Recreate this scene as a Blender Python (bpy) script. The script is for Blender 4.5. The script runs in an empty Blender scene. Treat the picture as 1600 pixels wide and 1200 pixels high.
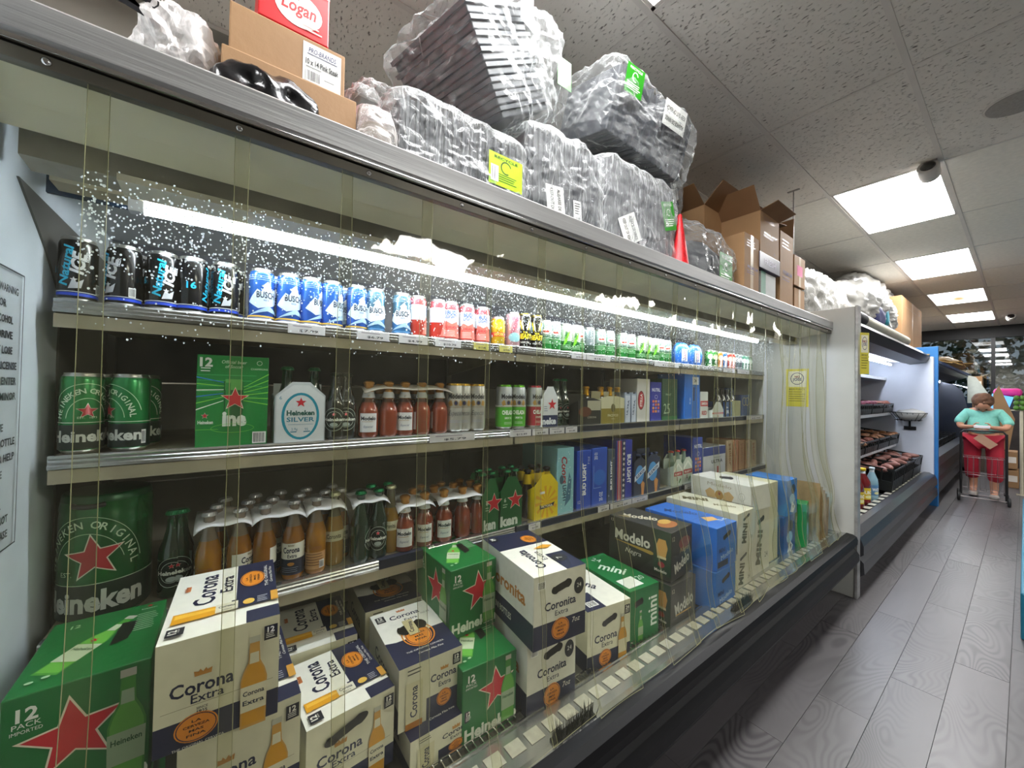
import bpy, bmesh, math, random
from mathutils import Vector, Matrix, noise
random.seed(7)
PI = math.pi
SC = bpy.context.scene
COL = SC.collection

# ------------------------------------------------------------------ camera
EYE = Vector((0.0, 0.0, 1.45))
F = 596.0
CAM_ROT = Matrix(((0.597, 0.002, 0.803), (0.802, -0.024, -0.596), (0.018, 1.0, -0.016)))
def _ortho():
    yc = Vector((802, -24, -F)).normalized()
    hx = Vector((-442, -1.6, -F)).normalized()
    xc = -(hx - hx.dot(yc) * yc); xc.normalize()
    zc = xc.cross(yc)
    return Matrix((xc, yc, zc))
CAM_ROT = _ortho()
cam = bpy.data.cameras.new('camera')
cam.sensor_width = 36.0
cam.lens = F / 1600 * 36.0
cam.clip_start = 0.02
cam_o = bpy.data.objects.new('camera', cam)
COL.objects.link(cam_o)
cam_o.matrix_world = Matrix.Translation(EYE) @ CAM_ROT.to_4x4()
SC.camera = cam_o

# ------------------------------------------------------------------ world, exposure, light levels
SC.view_settings.view_transform = 'Standard'
SC.view_settings.look = 'None'
SC.view_settings.gamma = 1.0
SC.view_settings.use_curve_mapping = False
SC.view_settings.exposure = 0.8
PANEL_LIGHT = 19.0
TUBE_LIGHT = 40.0
W = bpy.data.worlds.new('daylight'); SC.world = W; W.use_nodes = True
W.node_tree.nodes['Background'].inputs[0].default_value = (0.75, 0.86, 1.0, 1)
W.node_tree.nodes['Background'].inputs[1].default_value = 0.35
SC.cycles.transparent_max_bounces = 24
SC.cycles.max_bounces = 9
SC.cycles.sample_clamp_indirect = 6.0

def ray(px, py):
    return CAM_ROT @ Vector((px - 800, 600 - py, -F))
def on_x(px, py, x):
    r = ray(px, py); return EYE + r * (x / r.x)
def yx(px, x, py=620):
    return on_x(px, py, x).y

# ------------------------------------------------------------------ materials
MATS = {}
def srgb(c):
    if isinstance(c, str):
        c = tuple(int(c[i:i+2], 16) / 255 for i in (0, 2, 4))
    return tuple((v / 12.92 if v <= 0.04045 else ((v + 0.055) / 1.055) ** 2.4) for v in c)
def mat(name, col='888888', rough=0.5, metal=0.0, var=0.08, scale=12.0, bump=0.0, bscale=60.0, spec=0.5, coat=0.0, stretch=None, emit=0.0, trans=0.0, ecol=None):
    if name in MATS: return MATS[name]
    m = bpy.data.materials.new(name); m.use_nodes = True; MATS[name] = m
    nt = m.node_tree; N = nt.nodes; L = nt.links
    b = N['Principled BSDF']
    c = srgb(col)
    tc = N.new('ShaderNodeTexCoord'); mp = N.new('ShaderNodeMapping')
    L.new(tc.outputs['Object'], mp.inputs[0])
    if stretch: mp.inputs['Scale'].default_value = stretch
    nz = N.new('ShaderNodeTexNoise'); nz.inputs['Scale'].default_value = scale; nz.inputs['Detail'].default_value = 3
    L.new(mp.outputs[0], nz.inputs[0])
    rp = N.new('ShaderNodeValToRGB')
    rp.color_ramp.elements[0].position = 0.3; rp.color_ramp.elements[1].position = 0.7
    rp.color_ramp.elements[0].color = (*[max(0, v * (1 - var)) for v in c], 1)
    rp.color_ramp.elements[1].color = (*[min(1, v * (1 + var)) for v in c], 1)
    L.new(nz.outputs[0], rp.inputs[0]); L.new(rp.outputs[0], b.inputs['Base Color'])
    b.inputs['Roughness'].default_value = rough; b.inputs['Metallic'].default_value = metal
    b.inputs['Specular IOR Level'].default_value = spec
    b.inputs['Coat Weight'].default_value = coat; b.inputs['Coat Roughness'].default_value = 0.08
    b.inputs['Transmission Weight'].default_value = trans
    if bump:
        n2 = N.new('ShaderNodeTexNoise'); n2.inputs['Scale'].default_value = bscale; n2.inputs['Detail'].default_value = 4
        L.new(mp.outputs[0], n2.inputs[0])
        bp = N.new('ShaderNodeBump'); bp.inputs['Strength'].default_value = bump; bp.inputs['Distance'].default_value = 0.004
        L.new(n2.outputs[0], bp.inputs['Height']); L.new(bp.outputs[0], b.inputs['Normal'])
    if emit:
        b.inputs['Emission Color'].default_value = (*srgb(ecol or col), 1); b.inputs['Emission Strength'].default_value = emit
    return m
def ink(c):
    return mat('ink_' + c, c, 0.38, 0, 0.04, 40)
def schlick(nt, f0=.04, k=1.0, normal=None):
    N = nt.nodes; L = nt.links
    lw = N.new('ShaderNodeLayerWeight'); lw.inputs['Blend'].default_value = .5
    if normal: L.new(normal, lw.inputs['Normal'])
    p = N.new('ShaderNodeMath'); p.operation = 'POWER'; p.inputs[1].default_value = 5; L.new(lw.outputs['Facing'], p.inputs[0])
    m = N.new('ShaderNodeMath'); m.operation = 'MULTIPLY_ADD'; m.inputs[1].default_value = k; m.inputs[2].default_value = f0; m.use_clamp = True; L.new(p.outputs[0], m.inputs[0])
    return m.outputs[0]
def film(name, tint='DCDEDE', fac=0.35, rough=0.12, bump=0.8, bscale=14.0, dens=0.3, stretch=None, narrow=.05):
    """thin clear plastic: see-through, with glossy creases and a little haze"""
    if name in MATS: return MATS[name]
    m = bpy.data.materials.new(name); m.use_nodes = True; MATS[name] = m
    nt = m.node_tree; N = nt.nodes; L = nt.links
    out = N['Material Output']; b = N['Principled BSDF']
    b.inputs['Base Color'].default_value = (*srgb(tint), 1); b.inputs['Roughness'].default_value = rough
    b.inputs['Specular IOR Level'].default_value = 0.9
    tr = N.new('ShaderNodeBsdfTransparent'); tr.inputs[0].default_value = (0.93, 0.94, 0.94, 1)
    tc = N.new('ShaderNodeTexCoord'); nz = N.new('ShaderNodeTexNoise'); mp = N.new('ShaderNodeMapping')
    if stretch: mp.inputs['Scale'].default_value = stretch
    nz.inputs['Scale'].default_value = bscale; nz.inputs['Detail'].default_value = 5; nz.inputs['Distortion'].default_value = 1.2
    L.new(tc.outputs['Object'], mp.inputs[0]); L.new(mp.outputs[0], nz.inputs[0])
    r = N.new('ShaderNodeValToRGB'); r.color_ramp.elements[0].position = .5 - narrow; r.color_ramp.elements[1].position = .5 + narrow
    r.color_ramp.elements[0].color = (0, 0, 0, 1); r.color_ramp.elements[1].color = (0, 0, 0, 1)
    e = r.color_ramp.elements.new(0.5); e.color = (1, 1, 1, 1)
    L.new(nz.outputs[0], r.inputs[0])
    bp = N.new('ShaderNodeBump'); bp.inputs['Strength'].default_value = bump; bp.inputs['Distance'].default_value = 0.02
    L.new(nz.outputs[0], bp.inputs['Height']); L.new(bp.outputs[0], b.inputs['Normal'])
    ma = N.new('ShaderNodeMath'); ma.operation = 'MULTIPLY_ADD'; ma.inputs[1].default_value = dens; ma.inputs[2].default_value = fac
    L.new(r.outputs[0], ma.inputs[0])
    fr = schlick(nt, .06, .9, bp.outputs[0])
    ad = N.new('ShaderNodeMath'); ad.operation = 'ADD'; ad.use_clamp = True
    L.new(ma.outputs[0], ad.inputs[0]); L.new(fr, ad.inputs[1])
    mx = N.new('ShaderNodeMixShader')
    L.new(ad.outputs[0], mx.inputs[0]); L.new(tr.outputs[0], mx.inputs[1]); L.new(b.outputs[0], mx.inputs[2])
    L.new(mx.outputs[0], out.inputs[0])
    return m

# ------------------------------------------------------------------ objects
LABELS = {}
def tag(o, label=None, cat=None, group=None, kind=None):
    if label:
        o['label'] = label
        if label in LABELS: print('DUPLICATE LABEL', label)
        LABELS[label] = 1
    if cat: o['category'] = cat
    if group: o['group'] = group
    if kind: o['kind'] = kind
    return o
def empty(name, loc=(0, 0, 0), rz=0, label=None, cat=None, group=None, rot=None):
    o = bpy.data.objects.new(name, None); COL.objects.link(o); o.empty_display_size = 0.05
    o.location = loc; o.rotation_euler = rot or (0, 0, rz)
    return tag(o, label, cat, group)
def dup(o, loc=None, rz=None, label=None, cat=None, group=None, parent=None):
    c = o.copy(); COL.objects.link(c)
    if parent is not None: c.parent = parent
    for ch in list(o.children): dup(ch, parent=c)
    if loc is not None: c.location = loc
    if rz is not None: c.rotation_euler = (0, 0, rz) if not isinstance(rz, tuple) else rz
    return tag(c, label, cat, group)

class MB:
    def __init__(s): s.v = []; s.f = []; s.m = []; s.mats = []; s.sm = []
    def mi(s, m):
        if m not in s.mats: s.mats.append(m)
        return s.mats.index(m)
    def add(s, vs, fs, m, M=None, smooth=False):
        k = len(s.v); i = s.mi(m)
        for v in vs:
            v = Vector(v); s.v.append(tuple(M @ v) if M is not None else tuple(v))
        for f in fs: s.f.append([a + k for a in f]); s.m.append(i); s.sm.append(smooth)
        return s
    def box(s, lo, hi, m, M=None, bev=0.0):
        (a, b, c), (d, e, f) = lo, hi
        if bev <= 0:
            vs = [(a,b,c),(d,b,c),(d,e,c),(a,e,c),(a,b,f),(d,b,f),(d,e,f),(a,e,f)]
            fs = [(0,3,2,1),(4,5,6,7),(0,1,5,4),(1,2,6,5),(2,3,7,6),(3,0,4,7)]
            return s.add(vs, fs, m, M)
        t = bmesh.new()
        bmesh.ops.create_cube(t, size=1)
        for v in t.verts:
            v.co = Vector((a + (v.co.x + .5) * (d - a), b + (v.co.y + .5) * (e - b), c + (v.co.z + .5) * (f - c)))
        bmesh.ops.bevel(t, geom=list(t.edges), offset=bev, segments=2, affect='EDGES', profile=0.5)
        t.verts.index_update()
        s.add([v.co[:] for v in t.verts], [[v.index for v in q.verts] for q in t.faces], m, M); t.free(); return s
    def lathe(s, prof, m, n=20, M=None, mats=None, smooth=True, cap=True):
        vs = []; k = len(prof)
        for (r, z) in prof:
            for j in range(n):
                a = 2 * PI * j / n; vs.append((r * math.cos(a), r * math.sin(a), z))
        base = len(s.v)
        for i in range(k - 1):
            fs = [(i*n+j, i*n+(j+1) % n, (i+1)*n+(j+1) % n, (i+1)*n+j) for j in range(n)]
            mm = mats[i] if mats else m
            ii = s.mi(mm)
            for f in fs: s.f.append([a + base for a in f]); s.m.append(ii); s.sm.append(smooth)
        for v in vs: s.v.append(tuple(M @ Vector(v)) if M is not None else v)
        if cap:
            s.f.append([base + j for j in range(n)][::-1]); s.m.append(s.mi(mats[0] if mats else m)); s.sm.append(False)
            s.f.append([base + (k-1)*n + j for j in range(n)]); s.m.append(s.mi(mats[-1] if mats else m)); s.sm.append(False)
        return s
    def tube(s, pts, r, m, n=8, M=None, closed=False):
        pts = [Vector(p) for p in pts]; k = len(pts); vs = []
        up = Vector((0, 0, 1))
        for i, p in enumerate(pts):
            t = (pts[(i+1) % k] - pts[i-1]) if closed else (pts[min(i+1, k-1)] - pts[max(i-1, 0)])
            t.normalize()
            a = t.cross(up if abs(t.z) < 0.95 else Vector((1, 0, 0))); a.normalize(); b = t.cross(a)
            rr = r[i] if isinstance(r, (list, tuple)) else r
            for j in range(n):
                q = 2 * PI * j / n; vs.append(p + a * (rr * math.cos(q)) + b * (rr * math.sin(q)))
        fs = []
        for i in range(k if closed else k - 1):
            for j in range(n): fs.append((i*n+j, i*n+(j+1) % n, ((i+1) % k)*n+(j+1) % n, ((i+1) % k)*n+j))
        s.add(vs, fs, m, M, True)
        if not closed:
            s.add([tuple(v) for v in vs[:n]], [list(range(n))], m, M); s.add([tuple(v) for v in vs[-n:]], [list(range(n))[::-1]], m, M)
        return s
    def prism(s, poly, m, lo, hi, axis='y', M=None):
        """poly in the two other axes, extruded along axis"""
        def P(a, b, t): return {'y': (a, t, b), 'x': (t, a, b), 'z': (a, b, t)}[axis]
        n = len(poly)
        vs = [P(a, b, lo) for a, b in poly] + [P(a, b, hi) for a, b in poly]
        fs = [list(range(n)), list(range(n, 2*n))[::-1]] + [(i, i+n, (i+1) % n + n, (i+1) % n) for i in range(n)]
        return s.add(vs, fs, m, M)
    def art(s, art, mp):
        """flat print put on a surface by the mapping mp(u, v, layer)"""
        for (vs, fs, c, lay) in art.items:
            s.add([mp(u, v, lay) for u, v in vs], fs, ink(c))
        return s
    def mesh(s, name='mesh'):
        me = bpy.data.meshes.new(name); me.from_pydata(s.v, [], s.f)
        for m in s.mats: me.materials.append(m)
        me.polygons.foreach_set('material_index', s.m); me.polygons.foreach_set('use_smooth', s.sm)
        me.update(); return me
    def build(s, name, parent=None, loc=(0, 0, 0), rz=0, fix=True):
        me = s.mesh(name)
        if fix:
            b = bmesh.new(); b.from_mesh(me); bmesh.ops.recalc_face_normals(b, faces=b.faces); b.to_mesh(me); b.free()
        o = bpy.data.objects.new(name, me); COL.objects.link(o)
        o.parent = parent; o.location = loc; o.rotation_euler = (0, 0, rz) if not isinstance(rz, tuple) else rz
        return o
def struct(name, mb, **k):
    o = mb.build(name, **k); o['kind'] = 'structure'; return o

# ------------------------------------------------------------------ flat artwork
GLY = {}
def glyphs(t, bold, shear):
    k = (t, bold, shear)
    if k not in GLY:
        cu = bpy.data.curves.new('t', 'FONT'); cu.body = t; cu.size = 1; cu.resolution_u = 2; cu.offset = bold; cu.shear = shear
        cu.align_x = 'CENTER'; cu.align_y = 'CENTER'
        ob = bpy.data.objects.new('t', cu); me = bpy.data.meshes.new_from_object(ob)
        vs = [(v.co.x, v.co.y) for v in me.vertices]; fs = [list(p.vertices) for p in me.polygons]
        if vs:
            x0 = min(v[0] for v in vs); x1 = max(v[0] for v in vs); y0 = min(v[1] for v in vs); y1 = max(v[1] for v in vs)
        else: x0 = x1 = y0 = y1 = 0
        bpy.data.objects.remove(ob); bpy.data.curves.remove(cu); bpy.data.meshes.remove(me)
        GLY[k] = (vs, fs, x0, x1, y0, y1)
    return GLY[k]
class Art:
    def __init__(s): s.items = []; s.lay = 1
    def poly(s, pts, c, fs=None):
        s.items.append((pts, fs or [list(range(len(pts)))], c, s.lay)); s.lay += 1; return s
    def rect(s, x, y, w, h, c): return s.poly([(x, y), (x+w, y), (x+w, y+h), (x, y+h)], c)
    def ell(s, cx, cy, rx, ry, c, n=24):
        return s.poly([(cx + rx * math.cos(2*PI*i/n), cy + ry * math.sin(2*PI*i/n)) for i in range(n)], c)
    def ring(s, cx, cy, rx, ry, w, c, n=28, a0=0, a1=360):
        p = []; q = []
        k = n if a1 - a0 < 360 else n
        for i in range(k + 1):
            a = math.radians(a0 + (a1 - a0) * i / k)
            p.append((cx + rx * math.cos(a), cy + ry * math.sin(a))); q.append((cx + (rx-w) * math.cos(a), cy + (ry-w) * math.sin(a)))
        m = k + 1
        return s.poly(p + q, c, [(i, i+1, m+i+1, m+i) for i in range(k)])
    def star(s, cx, cy, r, c='C8202E', out=None, rot=0):
        def pts(R): return [(cx + (R if i % 2 == 0 else R*.42) * math.cos(PI/2 + rot + i*PI/5), cy + (R if i % 2 == 0 else R*.42) * math.sin(PI/2 + rot + i*PI/5)) for i in range(10)]
        fan = [(10, i, (i+1) % 10) for i in range(10)]
        if out: s.poly(pts(r*1.13) + [(cx, cy)], out, fan)
        return s.poly(pts(r) + [(cx, cy)], c, fan)
    def text(s, t, cx, cy, h, c, w=None, rot=0, bold=0.0, shear=0.0):
        vs, fs, x0, x1, y0, y1 = glyphs(t, bold, shear)
        if not vs: return s
        sy = h / 0.69; sx = sy
        if w: sx = w / max(1e-6, x1 - x0)
        mx = (x0 + x1) / 2; my = (y0 + y1) / 2
        ca, sa = math.cos(math.radians(rot)), math.sin(math.radians(rot))
        pts = []
        for x, y in vs:
            a = (x - mx) * sx; b = (y - my) * sy
            pts.append((cx + a * ca - b * sa, cy + a * sa + b * ca))
        return s.poly(pts, c, fs)
    def arc(s, t, cx, cy, r, h, c, a0, a1, bold=0.02, ry=None):
        n = len(t)
        for i, ch in enumerate(t):
            if ch == ' ': continue
            a = math.radians(a0 + (a1 - a0) * (i / (n - 1) if n > 1 else .5))
            s.text(ch, cx + r * math.cos(a), cy + (ry or r) * math.sin(a), h, c, rot=math.degrees(a) - 90, bold=bold); s.lay -= 1
        s.lay += 1
        return s
    def lines(s, x, y, w, n, dy, c, h=None):
        for i in range(n):
            s.rect(x, y - i * dy, w * random.uniform(.75, 1), h or dy * .35, c); s.lay -= 1
        s.lay += 1; return s
    def barcode(s, x, y, w, h):
        s.rect(x, y, w, h, 'F2F2F0'); n = 11
        for i in range(n): s.rect(x + w * (.08 + .84 * i / n), y + h * .1, w * .84 / n * random.uniform(.3, .7), h * .8, '222222'); s.lay -= 1
        s.lay += 1; return s
    def crown(s, cx, cy, w, c='D08A3A', rot=0):
        h = w * .55
        p = [(-.5, -.4), (.5, -.4), (.55, .35), (.3, 0), (.18, .5), (0, .05), (-.18, .5), (-.3, 0), (-.55, .35)]
        ca, sa = math.cos(math.radians(rot)), math.sin(math.radians(rot))
        P = [(cx + a*w*ca - b*h*sa, cy + a*w*sa + b*h*ca) for a, b in p] + [(cx, cy)]
        return s.poly(P, c, [(9, i, (i+1) % 9) for i in range(9)])
    def bottle(s, cx, cy, h, glass, liquid=None, rot=0, label=None, lab='F0EEE2', cap='B8B8A8', tc='1C2440'):
        """a printed picture of a bottle; cx, cy is its middle"""
        ca, sa = math.cos(math.radians(rot)), math.sin(math.radians(rot))
        def T(p): return [(cx + a*h*ca - b*h*sa, cy + a*h*sa + b*h*ca) for a, b in p]
        def half(pr): return T([(x, y) for x, y in pr] + [(-x, y) for x, y in pr[::-1]])
        s.poly(half([(.12, -.5), (.125, .02), (.10, .12), (.055, .22), (.045, .44)]), glass)
        if liquid: s.poly(half([(.105, -.47), (.11, .02), (.085, .11), (.045, .2), (.04, .26)]), liquid)
        s.poly(half([(.052, .43), (.052, .5)]), cap)
        s.poly(half([(.045, .2), (.04, .32)]), lab)
        s.poly(half([(.12, -.32), (.124, -.04)]), lab)
        if label:
            for k, t in enumerate(label):
                x, y = T([(0, -.12 - .1 * k)])[0]
                s.text(t, x, y, h * .05, tc, w=h * .2, rot=rot, bold=.02)
        return s
def hole(a, cx, cy, w, h, rot=0, c='15130F'):
    """dumb-bell shaped hand hole"""
    ca, sa = math.cos(math.radians(rot)), math.sin(math.radians(rot))
    p = []
    for i in range(24):
        t = 2 * PI * i / 24; x = .5 * w * math.copysign(abs(math.cos(t)) ** .7, math.cos(t)); y = .5 * h * math.sin(t) * (1 if abs(math.cos(t)) > .5 else .72)
        p.append((cx + x*ca - y*sa, cy + x*sa + y*ca))
    return a.poly(p, c)

EPS = 0.00022
def carton(name, w, d, h, base, front=None, top=None, side=None, parent=None, bev=0.003, side2=None, loc=(0,0,0), rz=0):
    """a carton: local +x faces the aisle, w runs along y, origin at the middle of its bottom"""
    root = empty(name, loc, rz)
    MB().box((-d/2, -w/2, 0), (d/2, w/2, h), mat('card_' + base, base, .42, 0, .05, 18, .15, 90), bev=bev).build('carton_body', root)
    p = MB()
    def mf(u, v, l): return (d/2 + EPS*l, -w/2 + u, v)
    def mt(u, v, l): return (d/2 - v, -w/2 + u, h + EPS*l)
    def ms(u, v, l): return (-d/2 + u, -w/2 - EPS*l, v)
    def ms2(u, v, l): return (d/2 - u, w/2 + EPS*l, v)
    if front: a = Art(); front(a, w, h); p.art(a, mf)
    if top: a = Art(); top(a, w, d); p.art(a, mt)
    if side: a = Art(); side(a, d, h); p.art(a, ms)
    if side2: a = Art(); side2(a, d, h); p.art(a, ms2)
    if p.v: p.build('printed_artwork', root, fix=False)
    return root

def wrap_print(mb, art, rfun, step=0.006, off=0.0):
    """wrap artwork round a turned body, u = distance round it from its +x side"""
    for (vs, fs, c, lay) in art.items:
        b = bmesh.new()
        bv = [b.verts.new((u, v, 0)) for u, v in vs]
        for f in fs:
            try: b.faces.new([bv[i] for i in f])
            except ValueError: pass
        lo = min(v[0] for v in vs); hi = max(v[0] for v in vs)
        k = math.ceil(lo / step)
        while k * step < hi and hi - lo > step * .8:
            g = list(b.verts) + list(b.edges) + list(b.faces)
            bmesh.ops.bisect_plane(b, geom=g, plane_co=(k*step, 0, 0), plane_no=(1, 0, 0)); k += 1
        b.verts.index_update()
        P = []
        for v in b.verts:
            r = rfun(v.co.y) ; a = v.co.x / rfun(None); rr = r + 0.0004 + EPS * lay + off
            P.append((rr * math.cos(a), rr * math.sin(a), v.co.y))
        mb.add(P, [[v.index for v in f.verts] for f in b.faces], ink(c), smooth=True)
        b.free()
    return mb
# ------------------------------------------------------------------ drinks
ALU = mat('brushed_aluminium', 'C9C9C6', .28, 1.0, .06, 30, .05, 200)
def can_kind(name, h, r, body, art=None, lidcol=None, lower=None, split=.5, band=None):
    """tall can: body (turned), lid with tab, printed label"""
    root = empty(name)
    mb = mat('can_' + body, body, .25, .45, .06, 10, coat=.4)
    ml = mat('can_' + lower, lower, .25, .45, .06, 10, coat=.4) if lower else mb
    rim = mat('rim_' + lidcol, lidcol, .25, .9, .04) if lidcol else ALU
    prof = [(r*.74, 0), (r*.80, .002), (r*.97, .010), (r, .016), (r, h*split), (r, h - .018), (r*.93, h - .009), (r*.84, h - .003), (r*.86, h - .001), (r*.86, h), (r*.80, h), (r*.78, h-.004)]
    mats = [ALU, ALU, ml, ml, mb, mb, rim, rim, rim, rim, rim]
    MB().lathe(prof, mb, 28, mats=mats).build('can_body', root)
    l = MB().lathe([(r*.775, h - .0045), (r*.1, h - .0042)], rim, 20, smooth=False)
    l.box((-.004, -.008, h-.0042), (.014, .008, h-.0026), ALU, bev=.0006); l.build('lid', root)
    if art:
        a = Art(); art(a, r, h)
        wrap_print(MB(), a, lambda v: r).build('printed_label', root, fix=False)
    return root
def star_can(a, r, h):
    a.rect(-PI*r, .012, 2*PI*r, h*.30, '16241C'); a.rect(-PI*r, h*.385, 2*PI*r, .0015, 'D8E0D0')
    a.text('Heineken', 0, h*.22, h*.13, 'C9CCC4', w=r*3.6, bold=.035)
    a.arc('HEINEKEN ORIGINAL', 0, h*.42, r*1.35, h*.06, 'CFE2C8', 172, 8, .02, ry=h*.36)
    a.ring(0, h*.42, r*.95, h*.27, .0012, 'CFE2C8', a0=5, a1=175); a.ring(0, h*.42, r*1.8, h*.45, .0012, 'CFE2C8', a0=15, a1=165)
    a.star(0, h*.53, h*.09, 'A81E28', 'D8E0D0'); a.text('EST.   1873', 0, h*.45, h*.025, 'CFE2C8')
    a.barcode(r*1.75, h*.10, .010, h*.18)
def ice_art(side):
    def f(a, r, h):
        a.rect(-PI*r, h*.10, 2*PI*r, h*.045, '1D46C8'); a.rect(-PI*r, h*.155, 2*PI*r, h*.012, 'D8DCE4')
        a.text('Natural', -r*.28, h*.55, r*.5, '23B4DC', w=h*.62, rot=84, bold=.03, shear=.2)
        a.text('ICE', r*.34, h*.60, r*.62, 'D5D9DE', w=h*.34, rot=84, bold=.045, shear=.2)
        a.star(r*.15, h*.34, r*.2, 'E8E8E8'); a.text('BEER', r*.75, h*.7, r*.2, 'D5D9DE', rot=84, bold=.02)
        a.poly([(-r*.1, h*.2), (r*.5, h*.22), (r*.62, h*.36), (r*.3, h*.3), (r*.1, h*.36)], 'C4C8CE')
        a.barcode(r*1.3, h*.17, r*.4, h*.15); a.text('16', -r*1.4, h*.5, r*.5, '23B4DC', bold=.03)
    return f
def busch_art(txt, mtn, c):
    def f(a, r, h):
        a.poly([(-r*1.5, h*.36), (-r*.7, h*.60), (-r*.4, h*.56), (r*.1, h*.76), (r*.5, h*.6), (r*.8, h*.64), (r*1.5, h*.4), (r*.5, h*.3), (-r*.6, h*.24)], mtn)
        a.poly([(-r*.35, h*.66), (r*.1, h*.76), (r*.4, h*.66), (r*.1, h*.6)], 'F0F6FA')
        a.text(txt, 0, h*.50, h*.115, '142038', w=r*1.5, bold=.03); a.text('BEER', 0, h*.40, h*.03, '33507C', bold=.01)
        a.rect(-PI*r, .012, 2*PI*r, h*.03, c); a.lines(-r*1.6, h*.85, r*3, 3, h*.035, 'BCD8EC', h*.006)
        a.poly([(-r*1.4, h*.1), (r*.2, h*.3), (r*1.5, h*.12), (r*.1, h*.2)], 'A8CBE6'); a.barcode(r*1.9, h*.2, r*.4, h*.3)
    return f
def budred(a, r, h):
    a.rect(-PI*r, h*.42, 2*PI*r, h*.36, 'E4E7EE'); a.text('BUD', 0, h*.70, h*.10, '1E50B4', w=r*1.1, bold=.04); a.text('LIGHT', 0, h*.60, h*.08, '1E50B4', w=r*1.2, bold=.03)
    a.poly([(-r*1.2, .014), (-r*.7, h*.5), (0, h*.42), (r*.7, h*.5), (r*1.2, .014)], 'E87468'); a.text('CHELADA', 0, h*.34, h*.06, 'C8202E', w=r*1.3, bold=.02)
    a.lines(-r*.8, h*.24, r*1.5, 4, h*.04, 'F4D8D0'); a.barcode(r*1.7, h*.2, r*.4, h*.3)
def yellow_art(a, r, h):
    a.rect(-PI*r, h*.32, 2*PI*r, h*.14, 'C8302A'); a.text('LOCOS', 0, h*.39, h*.08, 'F8E060', w=r*1.4, bold=.03); a.lines(-r, h*.25, r*2, 4, h*.045, 'A8A020'); a.ell(0, h*.68, r*.7, h*.13, 'F6D838')
def pink_art(a, r, h):
    a.text('TWISTED', 0, h*.6, h*.09, 'B03858', w=h*.5, rot=70, bold=.03); a.ell(0, h*.28, r*.9, h*.13, '8CBEC4'); a.lines(-r, h*.85, r*2, 3, h*.03, 'D88098')
def beast_art(a, r, h):
    for s in (-1, 1):
        for k in range(3): a.poly([(s*(r*(.2+.25*k)), h*.5), (s*r*(.55+.3*k), h*(.62+.06*k)), (s*r*(.5+.2*k), h*(.86-.05*k)), (s*r*(.2+.2*k), h*.62)], ('F0E8C0', 'E8D020', '9CC8E0')[k])
    a.text('THE', 0, h*.45, h*.05, 'E8D020', bold=.03); a.text('BEAST', 0, h*.34, h*.13, 'E8D020', w=r*1.9, bold=.06, shear=.1); a.text('HARD TEA', 0, h*.17, h*.05, 'D8D8D0', w=r*1.2, bold=.02)
def lemon_art(a, r, h):
    a.ell(0, h*.63, r*.6, h*.09, 'F4F4EC'); a.text('MOSCATO', 0, h*.47, h*.06, '184830', w=r*1.4, bold=.03); a.crown(0, h*.63, r*.8, 'C8402E'); a.lines(-r*.9, h*.34, r*1.8, 3, h*.05, '9CD0A0'); a.rect(-PI*r, h*.40, 2*PI*r, .002, 'E8F0E0')
def lime_art(a, r, h):
    a.poly([(-r*.5, h*.2), (r*.1, h*.35), (r*.6, h*.75), (0, h*.6)], '78D028'); a.text('LIME', 0, h*.6, h*.08, '226830', rot=75, bold=.03); a.lines(-r*.9, h*.25, r*1.8, 3, h*.05, '9CD0A0')
def modelo_can(word, wc, low):
    def f(a, r, h):
        if low: a.rect(-PI*r, .012, 2*PI*r, h*.44, low); a.rect(-PI*r, .012 + h*.44, 2*PI*r, h*.04, 'C8CCC0')
        a.text('Modelo', 0, h*.74, h*.10, '1E2024', w=r*1.7, bold=.03)
        for s in (-1, 1): a.poly([(s*r*.32, h*.55), (s*r*.7, h*.53), (s*r*.85, h*.60), (s*r*.6, h*.66), (s*r*.42, h*.64)], 'A8823C')
        a.ell(0, h*.60, r*.25, h*.055, '7E6A40'); a.ell(0, h*.60, r*.17, h*.04, '2A3050'); a.rect(-r*.9, h*.51, r*1.8, h*.008, '7E6A40')
        if word == 'Especial':
            a.text(word, 0, h*.38, h*.10, '3C3C40', w=r*1.5, shear=.4, bold=-.005); a.lines(-r*.7, h*.24, r*1.4, 2, h*.03, '8890A8', h*.006)
        else:
            a.text(word, 0, h*.38, h*.085, wc, w=r*1.5, bold=.04); a.text('LIMON Y SAL' if low == '4FA828' else 'CON FRESA', 0, h*.26, h*.045, wc, w=r*.9, bold=.02); a.lines(-r*.5, h*.16, r, 2, h*.03, wc, h*.006)
        a.barcode(r*2, h*.08, r*.3, h*.2)
    return f
def plain_small(c2, t, tc='FFFFFF'):
    def f(a, r, h):
        a.ell(0, h*.62, r*.7, h*.16, c2); a.text(t, 0, h*.4, h*.12, tc, w=h*.6, rot=85, bold=.04); a.lines(-r*.7, h*.16, r*1.4, 2, h*.04, c2)
    return f

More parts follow.
